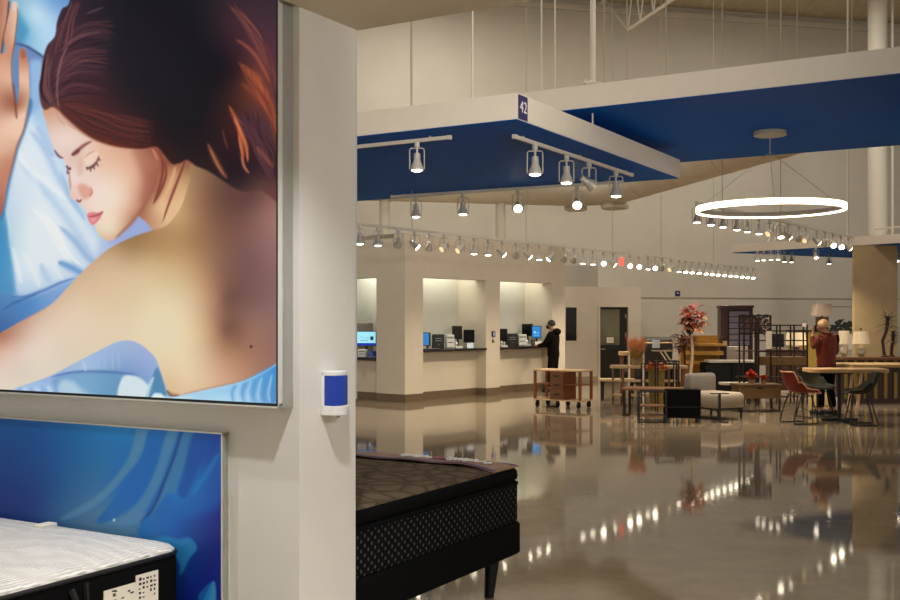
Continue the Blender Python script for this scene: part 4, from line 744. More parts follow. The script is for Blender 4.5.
# ================================================================ booth equipment
NV, RV = Vector((-.759, .651, 0)), Vector((.651, .759, 0))
def bp(px, yl, z=1.04):
    A = (O[0]+NV.x*yl, O[1]+NV.y*yl); p = on_line(A, (A[0]+RV.x, A[1]+RV.y), px); return (p[0], p[1], z)
def monitor(label, loc, rz, w, h, scr, lift=.1, name='computer_monitor', group=None):
    t = thing(name, label, 'monitor', loc, rz, group)   # faces local -Y
    obj('base', MB().lathe([(.1, 0), (.1, .008), (.03, .018)], n=16), 'black', t); obj('neck', MB().bb(-.02, .02, .01, .035, .01, lift+h*.5), 'black', t)
    obj('casing', MB().bb(-w/2, w/2, -.015, .018, lift, lift+h), 'black', t, bev=.006); s = obj('screen', MB().bb(-w/2+.014, w/2-.014, -.0175, -.0152, lift+.018, lift+h-.014), scr, t); return t, s
def tower(label, loc, rz, w, d, h, m_='black', name='computer_tower', cat='computer'):
    t = thing(name, label, cat, loc, rz); obj('case', MB().bb(-w/2, w/2, -d/2, d/2, .008, h), m_, t, bev=.008)
    obj('front_panel', MB().bb(-w/2+.012, w/2-.012, -d/2-.004, -d/2-.0005, .03, h-.02), m_, t)
    obj('drive_slot', MB().bb(-w*.3, w*.3, -d/2-.006, -d/2-.0042, h*.7, h*.7+.012).bb(-w*.3, w*.3, -d/2-.006, -d/2-.0042, h*.55, h*.55+.012).bb(-.008, .008, -d/2-.006, -d/2-.0042, h*.3, h*.3+.016), 'grey_plastic', t)
    for sx in (-1, 1): obj('foot', MB().bb(sx*w*.35-.015, sx*w*.35+.015, -d*.4, d*.4, 0, .009), 'black', t)
    return t
def printer(label, loc, rz, w, d, h):
    t = thing('label_printer', label, 'printer', loc, rz); obj('body', MB().bb(-w/2, w/2, -d/2, d/2, 0, h), 'white_plastic', t, bev=.012)
    obj('paper_slot', MB().bb(-w*.34, w*.34, -d/2-.004, -d/2-.0005, h*.42, h*.47), 'ink', t); obj('output_tray', MB().bb(-w*.36, w*.36, -d/2-.035, -d/2-.001, h*.1, h*.14), 'grey_plastic', t); obj('control_panel', MB().bb(-w*.4, w*.4, -d/2-.003, -d/2-.0005, h*.72, h*.86), 'grey_plastic', t)
def phone(label, loc, rz, s=1):
    t = thing('desk_phone', label, 'phone', loc, rz); obj('body', MB().prism([(-.08*s, -.1*s), (.08*s, -.1*s), (.08*s, .1*s), (-.08*s, .1*s)], 0, .05*s), 'white_plastic', t, bev=.01); obj('handset', MB().tube([(-.06*s, -.09*s, .09*s), (-.06*s, -.05*s, .13*s), (-.06*s, .05*s, .13*s), (-.06*s, .09*s, .09*s)], .02*s, 8), 'white_plastic', t); obj('cradle', MB().bb(-.08*s, -.04*s, -.03*s, .03*s, .05*s, .115*s), 'white_plastic', t); obj('keypad', MB().bb(-.01*s, .06*s, -.07*s, .05*s, .051*s, .056*s), 'grey_plastic', t)
def keyboard(label, loc, rz):
    t = thing('keyboard', label, 'keyboard', loc, rz); obj('tray', MB().bb(-.2, .2, -.07, .07, 0, .018), 'black', t, bev=.004); k = MB()
    for i in range(12):
        for j in range(4): k.bb(-.185+i*.031, -.185+i*.031+.026, -.058+j*.03, -.058+j*.03+.025, .0185, .026)
    obj('keys', k, 'grey_plastic', t)
def easel(label, loc, rz, m_, w=.2, h=.14):
    t = thing('paper_stand', label, 'papers', loc, rz); M = Matrix.Rotation(-.5, 4, 'X')
    b = MB().add([(-w/2, 0, 0), (w/2, 0, 0), (w/2, .004, 0), (-w/2, .004, 0), (-w/2, 0, h), (w/2, 0, h), (w/2, .004, h), (-w/2, .004, h)], [(3, 2, 1, 0), (4, 5, 6, 7), (0, 1, 5, 4), (1, 2, 6, 5), (2, 3, 7, 6), (3, 0, 4, 7)], M); obj('sheet', b, m_, t)
    obj('stand', MB().bb(-w/2, w/2, .0, h*.6, 0, .006).tube([(0, h*.55, .006), (0, h*.3, h*.5)], .006, 5), 'black', t)
AZ = BR
F1 = .12   # first booth opening
monitor('small monitor with a blue screen at the left end of the first booth counter', bp(426.5, .3), -.95, .26, .28, 'screen_blue', .07)
tower('squat black tower between the blue screen and the white printer in the first booth', bp(438, .26), .1, .24, .3, .31)
printer('white printer standing beside the squat black tower in the first booth', bp(449.5, .2), .15, .17, .26, .3)
monitor('black monitor raised at the back of the first booth behind the white printer', bp(457, .56), -.9, .32, .29, 'black_gloss', .19)
phone('white desk phone below the raised black monitor in the first booth', bp(458.3, .26), .3, .95)
monitor('wide black monitor at the right end of the first booth counter', bp(469, .2), -.12, .24, .28, 'black_gloss', .12)
easel('white papers propped at the right end of the first booth counter', bp(470.5, .06), .1, 'paper_cool', .14, .13)
keyboard('black keyboard lying before the blue screen in the first booth', bp(431, .06), .2)
easel('pink leaflet at the far right end of the first booth counter', bp(476, .3), -.2, 'brochure', .06, .14)
monitor('dark narrow monitor at the left end of the second booth counter', bp(502, .3), -.5, .26, .29, 'black_gloss', .12)
phone('white desk phone at the left end of the second booth counter', bp(503.6, .1), .2, .95)
tower('squat black tower at the left of the second booth counter, next to a white printer', bp(511.5, .3), .1, .25, .3, .3)
printer('white printer in the middle of the second booth counter', bp(521.5, .2), .15, .19, .26, .28)
monitor('dark monitor raised at the back of the second booth counter', bp(527.5, .56), -.3, .27, .3, 'black_gloss', .22)
phone('white desk phone between the white printer and the bright blue screen', bp(528.8, .26), .3, 1.0)
t, s_ = monitor('monitor with a bright blue screen in front of the person in black', bp(536.5, .24), -.2, .225, .29, 'screen_blue', .18)
obj('screen_text', MB().bb(-.06, -.02, -.0185, -.0177, .3, .34).bb(.0, .06, -.0185, -.0177, .3, .305).bb(.0, .05, -.0185, -.0177, .32, .325).bb(-.06, .06, -.0185, -.0177, .25, .255), 'screen_cyan', s_)
tower('slim black box under the bright blue screen', bp(532.8, .14), .1, .08, .14, .15)
easel('white papers on the counter in front of the person in black', bp(538.5, .1), .1, 'paper', .16, .12)
# side booth: placed in the block frame on the low counter
def sbp(px, xl, z): 
    A = (O[0]+RV.x*xl, O[1]+RV.y*xl); p = on_line(A, (A[0]+NV.x, A[1]+NV.y), px); return (p[0], p[1], z)
t, s_ = monitor('monitor with a pale cyan screen in the side booth by the pillar', sbp(366.5, .36, .865), -.06, .42, .315, 'screen_cyan', .235)
obj('screen_text', MB().bb(-.12, -.05, -.0185, -.0177, .42, .43).bb(-.03, .06, -.0185, -.0177, .4, .412).bb(.08, .15, -.0185, -.0177, .36, .44).bb(-.13, .03, -.0185, -.0177, .35, .36), 'screen_ink', s_); obj('taskbar', MB().bb(-.195, .195, -.0185, -.0177, .254, .3), 'screen_navy', s_)
t = thing('storage_box', 'small blue box under the pale cyan screen in the side booth', 'box', sbp(372.5, .27, .865), .2); obj('box', MB().bb(-.09, .09, -.08, .08, 0, .12), 'blue_plastic', t, bev=.005); obj('lid', MB().bb(-.095, .095, -.085, .085, .12, .135), 'blue_plastic', t)
printer('white box printer left under the pale cyan screen in the side booth', sbp(362.5, .16, .865), -.1, .17, .2, .17)
keyboard('black keyboard on the low counter of the side booth', sbp(367, .04, .865), 0)
one('partition_screen', MB().bb(-.2, .2, -.015, .015, 0, .72), 'grey_box', 'grey desk screen standing behind the pale cyan monitor', 'screen', sbp(364, .8, .865), 0, bev=.006)
# ================================================================ people
def hand(J, E, p, w, d, side, up=(0, 0, 1), r=.0095):
    # palm with four unequal bent fingers and a thumb leaving its side
    w, d, side = Vector(w), Vector(d).normalized(), Vector(side).normalized(); up = d.cross(side)
    pm = w+d*.055; J[p+'palm'] = tuple(pm)+((.03, .018),); E.append((p+'wrist', p+'palm'))
    for i, (o, ln) in enumerate(((-.03, .062), (-.01, .074), (.011, .068), (.03, .052))):
        a = pm+d*.04+side*o; b = a+d*ln*.55+up*.008; c = b+d*ln*.35-up*.012
        for k, q in zip('abc', (a, b, c)): J[f'{p}f{i}{k}'] = tuple(q)+(r,)
        E += [(p+'palm', f'{p}f{i}a'), (f'{p}f{i}a', f'{p}f{i}b'), (f'{p}f{i}b', f'{p}f{i}c')]
    a = w+d*.03-side*.035; b = a+d*.035-side*.02; c = b+d*.028
    for k, q in zip('abc', (a, b, c)): J[f'{p}t{k}'] = tuple(q)+(r*1.1,)
    E += [(p+'palm', p+'ta'), (p+'ta', p+'tb'), (p+'tb', p+'tc')]
def person(label, loc, rz, armL, armR, look, skin, top, bottom, hair, stance=(.0, .0), collar=True, mask=False, hood=False, bald=False):
    t = thing('person', label, 'person', loc, rz)
    hx, hy = look   # head offset
    J = {'pelvis': (0, 0, .95, (.15, .11)), 'belly': (.01, 0, 1.1, (.14, .11)), 'chest': (0, 0, 1.3, (.15, .12)), 'neckb': (-.005, 0, 1.44, .062), 'neck': (.015+hx*.3, hy*.3, 1.5, .055),
         'jaw': (.045+hx, hy, 1.545, (.06, .065)), 'skull': (.02+hx, hy, 1.6, (.078, .092)), 'crown': (.01+hx, hy, 1.645, (.06, .07))}
    E = [('pelvis', 'belly'), ('belly', 'chest'), ('chest', 'neckb'), ('neckb', 'neck'), ('neck', 'jaw'), ('jaw', 'skull'), ('skull', 'crown')]
    JT, ET = {k: J[k] for k in ('belly', 'chest')}, [('belly', 'chest')]
    JT['hem'] = (0, 0, .8, (.2, .16)); JT['waistj'] = (0, 0, .92, (.19, .15)); JT['belly'] = (.01, 0, 1.08, (.18, .14)); JT['chest'] = (0, 0, 1.3, (.185, .145)); JT['coll'] = (-.01, 0, 1.44, .09); ET += [('hem', 'waistj'), ('waistj', 'belly'), ('chest', 'coll')]
    for s, arm, n in ((1, armL, 'l'), (-1, armR, 'r')):
        el, wr, hd = arm
        J[n+'sh'] = (0, s*.17, 1.4, .052); J[n+'elbow'] = tuple(el)+(.04,); J[n+'wrist'] = tuple(wr)+(.027,)
        E += [('chest', n+'sh'), (n+'sh', n+'elbow'), (n+'elbow', n+'wrist')]; hand(J, E, n, wr, hd, (0, s, .2) if abs(hd[1]) < .7 else (s*.3, 0, .9))
        f = Vector(el).lerp(Vector(wr), .86)
        JT[n+'sh'] = (-.005, s*.185, 1.39, .075); JT[n+'el'] = tuple(el)+(.064,); JT[n+'cf'] = tuple(f)+(.046,); ET += [('chest', n+'sh'), (n+'sh', n+'el'), (n+'el', n+'cf')]
        sx = stance[0] if s > 0 else stance[1]
        J[n+'hip'] = (0, s*.09, .88, .085); J[n+'knee'] = (.02+sx*.5, s*.1, .5, .055); J[n+'ankle'] = (-.02+sx, s*.11, .09, .038); J[n+'heel'] = (-.05+sx, s*.11, .045, .035); J[n+'toe'] = (.15+sx, s*.13, .035, (.04, .026))
        E += [('pelvis', n+'hip'), (n+'hip', n+'knee'), (n+'knee', n+'ankle'), (n+'ankle', n+'toe'), (n+'ankle', n+'heel')]
    skin_mesh('body', J, E, 'pelvis', skin, t)
    skin_mesh('jacket' if not hood else 'hoodie', JT, ET, 'chest', top, t)
    JB, EB = {'waist': (0, 0, .98, (.155, .12)), 'seat': (-.01, 0, .9, (.165, .13))}, [('waist', 'seat')]
    for s, n in ((1, 'l'), (-1, 'r')):
        sx = stance[0] if s > 0 else stance[1]
        JB[n+'th'] = (0, s*.095, .78, .1); JB[n+'kn'] = (.02+sx*.5, s*.1, .5, .078); JB[n+'cu'] = (-.015+sx, s*.11, .1, .068); EB += [('seat', n+'th'), (n+'th', n+'kn'), (n+'kn', n+'cu')]
    skin_mesh('trousers', JB, EB, 'seat', bottom, t)
    for s in (1, -1):
        sx = stance[0] if s > 0 else stance[1]
        obj('shoe', MB().slab(.05+sx, s*.12, .29, .105, [(.004, 0), (0, .012), (.004, .05), (.02, .075), (.04, .088)], .05), 'black', t, ang=60)
    hxx = .012+hx
    hb = MB()
    V, Fc = [], []; nn, mm = 18, 8
    for i in range(mm+1):
        a = math.pi/2*(1-i/mm*(1.22 if not bald else 1.05))
        for q_ in range(nn):
            ph = 2*math.pi*q_/nn; fr_ = math.cos(ph); k = 1.0
            zz = 1.618+.108*math.sin(a); 
            if fr_ > .55 and a < .35: zz = max(zz, 1.655)
            V.append((hxx-.006+.102*math.cos(a)*fr_*k, hy+.088*math.cos(a)*math.sin(ph), zz))
    for i in range(mm): Fc += [(i*nn+q_, (i+1)*nn+q_, (i+1)*nn+(q_+1) % nn, i*nn+(q_+1) % nn) for q_ in range(nn)]
    hb.add(V, Fc); obj('hair', hb, hair, t, ang=80)
    fc = obj('face', MB().ell((.135+hx, hy, 1.572), (.02, .014, .024), 8, 6).ell((.02+hx, hy+.087, 1.585), (.022, .012, .032), 8, 6).ell((.02+hx, hy-.087, 1.585), (.022, .012, .032), 8, 6), skin, t, ang=80)
    obj('eye', MB().ell((.105+hx, hy+.034, 1.605), (.012, .014, .008), 8, 6).ell((.105+hx, hy-.034, 1.605), (.012, .014, .008), 8, 6), 'eye_dark', fc)
    obj('mouth', MB().ell((.108+hx, hy, 1.535), (.012, .024, .006), 8, 6), 'leather_rust', fc)
    if mask: obj('face_mask', MB().ell((.075+hx, hy, 1.55), (.072, .078, .05), 14, 9), 'mask_black', t, ang=80)
    if hood: obj('hood', MB().ell((-.085, 0, 1.44), (.1, .14, .085), 14, 9), top, t, ang=80)
    elif collar: obj('collar', MB().tube([(-.005+.085*math.cos(a), .085*math.sin(a), 1.475+.012*math.cos(a)) for a in [i*math.pi/8 for i in range(16)]], .02, 6, closed=True), top, t, ang=80)
    return t
P1 = (2.375, 24.1)
p1 = person('person in black hoodie and face mask standing at the booth counter, hands on its edge', P1, math.atan2(.5, -.86), ((.12, .25, 1.14), (.36, .16, 1.1), (1, -.2, -.05)), ((.12, -.25, 1.14), (.36, -.15, 1.1), (1, .2, -.05)), (.05, 0), 'skin_dark', 'cloth_black', 'cloth_trouser', 'hair_black', (.04, -.02), mask=True, hood=True)
P2 = at(826.5, 18.35)
p2 = person('person in rust red jacket with fair hair, seen from behind, phone at the ear', P2, math.radians(122), ((.06, .27, 1.2), (.12, .2, 1.46), (.2, -.35, .9)), ((.02, -.28, 1.12), (.2, -.2, 1.0), (1, .1, 0)), (.045, .02), 'skin', 'jacket_red', 'cloth_trouser', 'hair_fair', (.05, -.03))
ph = Vector((.135, .135, 1.55)); a_ = math.radians(122)
one('mobile_phone', MB().bb(-.035, .035, -.006, .006, -.06, .06), 'black_gloss', 'dark phone held to the ear of the person in the rust red jacket', 'phone', (P2[0]+ph.x*math.cos(a_)-ph.y*math.sin(a_), P2[1]+ph.x*math.sin(a_)+ph.y*math.cos(a_), ph.z*.965), a_, bev=.004)
p1.scale = (.96,)*3
for v, s_ in ((p2, .965),): v.scale = (s_*1.06, s_*1.06, s_)
# ================================================================ furniture islands
# rolling work cart
x, y = at(563, 19.9)
t = thing('rolling_cart', 'brown wooden rolling cart with a three-drawer cabinet on black casters', 'cart', (x, y, 0), math.radians(-37))
hw, hd = .52, .24; TZ = .715
obj('top', MB().bb(-hw, hw, -hd, hd, TZ-.03, TZ), 'wood_pale', t, bev=.004); obj('lower_shelf', MB().bb(-hw, hw, -hd, hd, .13, .155), 'wood_pale', t, bev=.003); obj('middle_shelf', MB().bb(-hw+.05, -.16, -hd+.02, hd-.02, .43, .45), 'wood_red', t); obj('middle_shelf', MB().bb(.16, hw-.05, -hd+.02, hd-.02, .43, .45), 'wood_red', t)
for sx in (-1, 1):
    for sy in (-1, 1): obj('leg', MB().bb(sx*(hw-.03)-.022, sx*(hw-.03)+.022, sy*(hd-.03)-.022, sy*(hd-.03)+.022, .155, TZ-.03), 'wood_red', t)
cb = obj('cabinet', MB().bb(-.15, .15, -hd+.012, hd-.01, .155, TZ-.03), 'wood_red', t)
for k in range(3):
    z = .175+k*.168; d_ = obj('drawer', MB().bb(-.14, .14, -hd-.004, -hd+.0115, z, z+.155), 'wood_brown', cb, bev=.003); obj('drawer_pull', MB().tube([(-.05, -hd-.005, z+.1), (-.04, -hd-.022, z+.085), (.04, -hd-.022, z+.085), (.05, -hd-.005, z+.1)], .01, 6), 'metal_dark', d_)
for sx in (-1, 0, 1):
    for sy in (-1, 1): cx_, cy_ = sx*(hw-.07), sy*(hd-.05); obj('caster', MB().cyl((cx_-.016, cy_, .058), (cx_+.016, cy_, .058), .056, n=16).bb(cx_-.03, cx_+.03, cy_-.02, cy_+.02, .114, .13).bb(cx_-.026, cx_-.018, cy_-.012, cy_+.012, .05, .12).bb(cx_+.018, cx_+.026, cy_-.012, cy_+.012, .05, .12), 'black', t)
# shell chairs
def shell_chair(label, loc, rz, m_, rim):
    t = thing('dining_chair', label, 'chair', loc, rz, 'shell dining chairs around the pale table')
    prof = [(-.30, .83), (-.27, .76), (-.235, .66), (-.19, .56), (-.12, .5), (-.02, .478), (.1, .482), (.2, .495), (.245, .49)]
    V, Fc = [], []; n = 10
    for i, (px_, pz) in enumerate(prof):
        w = .23 if i > 2 else .19+.02*i; cur = .2*(1-abs(i-3.5)/6)
        for j in range(n+1):
            s = -1+2*j/n; V.append((px_+.10*s*s*(1 if i < 5 else 0)+(.03*s*s if i == 5 else 0), s*w, pz+(cur*.62*abs(s)**3 if 3 <= i <= 7 else 0)))
    for i in range(len(prof)-1):
        for j in range(n): a = i*(n+1)+j; Fc.append((a, a+1, a+n+2, a+n+1))
    sh = obj('seat_shell', MB().add(V, Fc), m_, t, ang=80); sd = sh.modifiers.new('s', 'SOLIDIFY'); sd.thickness = .022; ss = sh.modifiers.new('ss', 'SUBSURF'); ss.levels = 1; ss.render_levels = 1
    loop = [V[j] for j in range(n+1)]+[V[i*(n+1)+n] for i in range(1, len(prof))]+[V[(len(prof)-1)*(n+1)+j] for j in range(n-1, -1, -1)]+[V[i*(n+1)] for i in range(len(prof)-2, 0, -1)]
    obj('rim', MB().tube(loop, .0105, 6, closed=True), rim, t, ang=80)
    for s in (-1, 1): obj('leg', MB().tube([(.13, s*.14, .465), (.17, s*.19, .25), (.21, s*.215, .03), (.2, s*.215, .0125), (-.2, s*.215, .0125), (-.215, s*.215, .03), (-.16, s*.19, .25), (-.1, s*.14, .475)], .0115, 8), 'metal_dark', t)
    for q_ in ((.12, .15, .44), (-.11, .15, .45), (.175, .193, .2)): obj('crossbar', MB().tube([(q_[0], -q_[1], q_[2]), (q_[0], q_[1], q_[2])], .009, 6), 'metal_dark', t)
    return t
shell_chair('rust red leather shell chair with a tan rim at the left of the pale table', at(799, 16.75), math.radians(12), 'leather_rust', 'rim_tan')
shell_chair('dark olive shell chair seen from behind at the right end of the pale table', at(861, 16.55), math.radians(168), 'leather_olive', 'black')
shell_chair('grey green shell chair on the far side of the pale table, behind the red one', at(815, 17.85), math.radians(-70), 'leather_olive', 'metal_dark')
def table(name, label, cx, d0, w, dp, z, th, top, leg, rz=0, lw=.035, cat='table', flare=0, inset=.06, rnd=.02, legs=4):
    t = thing(name, label, cat, (cx[0], cx[1], 0), rz)
    obj('table_top', MB().slab(0, 0, w, dp, [(.006, z-th), (0, z-th+.008), (0, z-.008), (.006, z)], rnd), top, t)
    if legs:
        for sx in (-1, 1):
            for sy in (-1, 1): obj('leg', MB().cyl((sx*(w/2-inset)+sx*flare, sy*(dp/2-inset), 0), (sx*(w/2-inset), sy*(dp/2-inset), z-th), lw*.8, lw, 10), leg, t)
    return t
x, y = at(845, 17.15)
t = table('dining_table', 'pale thick-topped table on one black pedestal between the shell chairs', (x, y), 0, 1.26, .62, .86, .06, 'wood_tan', 'black', rz=math.radians(-2), rnd=.12, legs=0)
obj('pedestal', MB().cyl((-.09, 0, .03), (-.09, 0, .80), .03, n=14), 'black', t); obj('pedestal_base', MB().bb(-.38, .2, -.035, .035, .0, .05).bb(-.125, -.055, -.25, .25, 0, .05), 'black', t); obj('bearer', MB().bb(-.3, .12, -.04, .04, .77, .80), 'black', t)
x0 = at(845, 18.3)[0]; cx_ = x0+.95
t = table('dining_table', 'long plank table with splayed pale legs at the right edge, beyond the shell chairs', (cx_, 18.45), 0, 1.9, .95, .885, .05, 'wood_tan', 'bark_pale', lw=.032, flare=.1, inset=.28)
obj('apron', MB().bb(-.85, .85, -.4, .4, .75, .835), 'wood_dark', t)
# sideboard with lamps and dracaenas
xs0, xs1 = at(838, 20.9)[0], at(925, 20.9)[0]; SZ = .916
t = thing('sideboard', 'long brown slatted sideboard carrying two lamps and two dracaenas', 'sideboard', ((xs0+xs1)/2, 20.9, 0)); w = (xs1-xs0)/2
obj('table_top', MB().bb(-w, w, -.25, .25, SZ-.06, SZ), 'wood_brown', t, bev=.006)
for k in range(9): xx = -w+.08+k*(2*w-.16)/8; obj('slat', MB().bb(xx-.03, xx+.03, -.21, -.18, .1, SZ-.06), 'wood_olive', t)
obj('body', MB().bb(-w+.03, w-.03, -.17, .22, .1, SZ-.061), 'wood_dark', t); obj('plinth', MB().bb(-w+.06, w-.06, -.2, .2, 0, .1), 'wood_dark', t)
def lamp(label, loc, shade, r0, r1, sh, base, bh, br, name='table_lamp', square=False, finial=True):
    t = thing(name, label, 'lamp', loc)
    if square: obj('lamp_base', MB().bb(-br, br, -br*.7, br*.7, 0, bh*.9).cyl((0, 0, bh*.9), (0, 0, bh+.05), .02), base, t, bev=.01)
    else: obj('lamp_base', MB().lathe([(br*.55, 0), (br*.6, .015), (br*.5, .03), (br*.9, bh*.25), (br, bh*.5), (br*.8, bh*.75), (br*.25, bh*.93), (.018, bh), (.014, bh+.06)], n=24), base, t)
    n = 28 if not square else 4
    V, Fc = [], []
    for r, z in ((r0, 0), (r1, sh), (r1-.006, sh), (r0-.006, 0)):
        for q_ in range(n): a = 2*math.pi*(q_+.5)/n; V.append((r*math.cos(a), r*math.sin(a), bh+.0+z))
    for i in range(4): Fc += [(i*n+q_, i*n+(q_+1) % n, ((i+1) % 4)*n+(q_+1) % n, ((i+1) % 4)*n+q_) for q_ in range(n)]
    obj('lamp_shade', MB().add(V, Fc), shade, t, ang=60); obj('harp', MB().cyl((0, 0, bh), (0, 0, bh+sh+.02), .004, n=6).tube([(-r1+.004, 0, bh+sh-.02), (r1-.004, 0, bh+sh-.02)], .003, 5), 'bronze', t)
    if finial: obj('finial', MB().ell((0, 0, bh+sh+.045), (.016, .016, .026), 8, 6), 'metal_dark', t)
def lz(py, d): return hz(py, d)
lamp('table lamp with a tapered cream shade and glass base before the tan column', (at(861, 20.85)[0], 20.85, SZ), 'shade', .165, .135, .25, 'glass_lamp', .26, .1)
lamp('narrow cream-shaded lamp right beside the person in the red jacket', (at(844, 20.95)[0], 20.95, SZ), 'shade', .11, .1, .27, 'glass_lamp', .25, .085, finial=False)
def tagcard(label, px, d, y0, y1, w):
    z1, z0 = hz(y0, d), hz(y1, d); x, y = at(px, d); t = thing('price_tag', label, 'tag', (x, y, z0)); obj('card', MB().bb(-w/2, w/2, -.002, .002, 0, z1-z0), 'paper', t); obj('string', MB().cyl((0, 0, z1-z0), (0, 0, z1-z0+.06), .003, n=5), 'ink', t)
tagcard('white price tag hanging beside the tapered lamp shade', 850.2, 20.55, 334, 349.5, .07)
def dracaena(label, px, d, ytop, ybot, bend, s, seed):
    R = random.Random(seed); x, y = at(px, d); H = hz(ytop, d)-SZ; t = thing('dracaena_plant', label, 'plant', (x, y, SZ))
    pts = [(bend[i]*.019, 0, H*i/(len(bend)-1)) for i in range(len(bend))]; obj('trunk', MB().tube(pts, [.035, .03, .034, .03, .036, .04][:len(bend)], 8), 'bark_dark', t, ang=80)
    obj('root_plate', MB().lathe([(.07, 0), (.065, .02), (.04, .035)], n=14), 'bark_dark', t)
    lf = MB()
    for i in range(int(46*s)): k = R.random(); lf.leaf((pts[-1][0], 0, H-.05-.26*s*k), R.random()*6.28, R.uniform(-.5, 1.2), R.uniform(.22, .36)*s, .011, R.uniform(.1, .4))
    obj('leaves', lf, 'leaf_green', t, ang=80)
dracaena('taller dracaena with a twisted dark trunk on the sideboard before the tan column', 884.5, 20.8, 316, 359, [0, -1, -2, 1.5, 3, 3.5], 1, 1); dracaena('shorter dracaena at the picture edge, right of the taller one', 891.5, 21.0, 331, 359, [0, 0, .5, 1.5, 1.5, 1.8], .75, 2)
# tan column, painting, tall chest and lamp
x, y = at(875, 22.4); cw = 44*22.4/F
struct('wall_column', MB().bb(-cw/2, cw/2, -.05, .06, 0, zb3-.004), 'panel_tan', (x, y, 0), math.radians(3))
A_ = (BW[0], BW[1]); B_ = (BW[0]+BD[0], BW[1]+BD[1]); k = on_line(A_, B_, 840)
t = thing('framed_painting', 'framed painting of dark trees under a pale sky behind the person in red', 'painting', (k[0], k[1]-.03, hz(334, k[1])), BRZ)
ph_, pw = hz(307, k[1])-hz(334, k[1]), .4
obj('canvas', MB().bb(-pw, pw, -.012, .0, 0, ph_), 'wall_back', t); cr = MB()
R = random.Random(4)
for i in range(60): xx = R.uniform(-pw*.75, pw*.95); zz = ph_*(.12+.45*R.random()*(1-.5*abs(xx/pw-.2))); cr.ell((xx, -.013, zz), (R.uniform(.04, .1), .004, R.uniform(.02, .05)), 8, 5)
obj('painted_trees', cr, 'leaf_green', t); obj('painted_ground', MB().bb(-pw, pw, -.0155, -.0125, 0, ph_*.12), 'grey_box', t); obj('frame', MB().bb(pw, pw+.035, -.03, .0, -.03, ph_+.02).bb(-pw-.02, pw, -.03, .0, -.03, 0).bb(-pw-.02, pw, -.02, .0, ph_, ph_+.012), 'wood_dark', t)
x, y = at(808, 25.2)
t = thing('tall_chest', 'tall olive gold chest left of the person in the red jacket', 'chest', (x, y, 0)); h_ = hz(330, 25.2)
obj('body', MB().bb(-.42, .46, -.22, .22, .08, h_-.03), 'wood_olive', t); obj('top', MB().bb(-.45, .49, -.25, .24, h_-.03, h_), 'wood_dark', t); obj('door', MB().bb(-.07, .27, -.236, -.2205, .12, h_-.06), 'wood_olive', t, bev=.004); obj('door', MB().bb(-.4, -.08, -.236, -.2205, .12, h_-.06), 'wood_olive', t, bev=.004)
for s in (-.38, .26): obj('leg', MB().bb(s-.03, s+.03, -.2, .2, 0, .08), 'wood_dark', t)
lamp('big lamp with a pale square shade and bronze base on the tall olive gold chest', (at(822, 25.2)[0], 25.2, h_), 'shade_pink', .27, .24, .28, 'bronze', .35, .13, square=True, finial=False)
tb = [o for o in C.objects if o.name == 'tall_chest'][0]
# filigree screen, etagere, dresser behind
x, y = at(755, 20.0); w = 32*20/F/2; h_ = hz(315, 20)
t = thing('display_screen', 'dark metal display stand with a cut-out floral top panel', 'stand', (x, y, 0), math.radians(4))
for px_, dy in ((-w, 0), (w, 0), (-w*.45, .22), (w*.5, .22), (.08*w, .02)): obj('post', MB().bb(px_-.013, px_+.013, dy-.013, dy+.013, 0, h_ if dy == 0 and abs(px_) == w else h_-.02), 'metal_dark', t)
obj('top_rail', MB().bb(-w+.013, w-.013, -.012, .012, h_-.026, h_), 'metal_dark', t); zp = hz(333, 20); obj('middle_rail', MB().bb(-w+.013, w-.013, -.012, .012, zp-.02, zp), 'metal_dark', t); obj('shelf', MB().bb(-w+.013, w-.013, 0.015, .24, .55, .575), 'wood_dark', t); obj('shelf', MB().bb(-w+.013, w-.013, .015, .24, 1.05, 1.07), 'wood_dark', t)
fl = MB(); R = random.Random(9)
for i in range(4):
    for j in range(3):
        cx_, cz = -w+.09+i*(2*w-.18)/3, zp+.06+j*(h_-zp-.12)/2
        for k in range(5): a = k*1.2566+R.random(); fl.ell((cx_+.04*math.cos(a), 0, cz+.04*math.sin(a)), (.026, .006, .026), 8, 5)
        fl.tube([(cx_+.075*math.cos(a), 0, cz+.075*math.sin(a)) for a in [q_*math.pi/6 for q_ in range(12)]], .007, 5, closed=True)
obj('floral_panel', fl, 'wood_dark', t)
tagcard('long white price tag hanging on the floral display stand', 769, 19.96, 331, 349, .11)
x, y = at(781, 20.9); w = .47; h_ = hz(324.5, 20.9)
t = thing('open_bookcase', 'dark open metal bookcase with a brown drawer, right of the floral stand', 'bookcase', (x, y, 0), math.radians(-6))
for sx in (-w, -.05, .22, w):
    for dy in (-.15, .17): obj('post', MB().bb(sx-.014, sx+.014, dy-.014, dy+.014, 0, h_-(.0 if dy < 0 else .03)), 'metal_dark', t)
for z in (h_-.026, hz(331.5, 20.9), hz(341, 20.9), hz(352, 20.9)): obj('rail', MB().bb(-w+.014, w-.014, -.16, -.14, z-.0, z+.024), 'metal_dark', t)
zd1, zd0 = hz(356.5, 20.9), hz(365, 20.9); d_ = obj('drawer', MB().bb(-w+.014, w-.014, -.17, .15, zd0, zd1), 'wood_umber', t, bev=.004); obj('knob', MB().ell((0, -.18, (zd0+zd1)/2), (.014, .014, .014), 8, 6), 'black', d_)
for z in (.12, .5): obj('shelf', MB().bb(-w+.014, w-.014, -.13, .15, z, z+.025), 'wood_dark', t)
tagcard('small pink tipped tag on the top corner of the dark bookcase', 804.3, 20.6, 323.2, 326.6, .075)
x, y = at(788, 23.6); t = thing('dresser', 'dark maroon dresser behind the open bookcase carrying a wide lamp', 'dresser', (x, y, 0)); h_ = hz(349, 23.6)
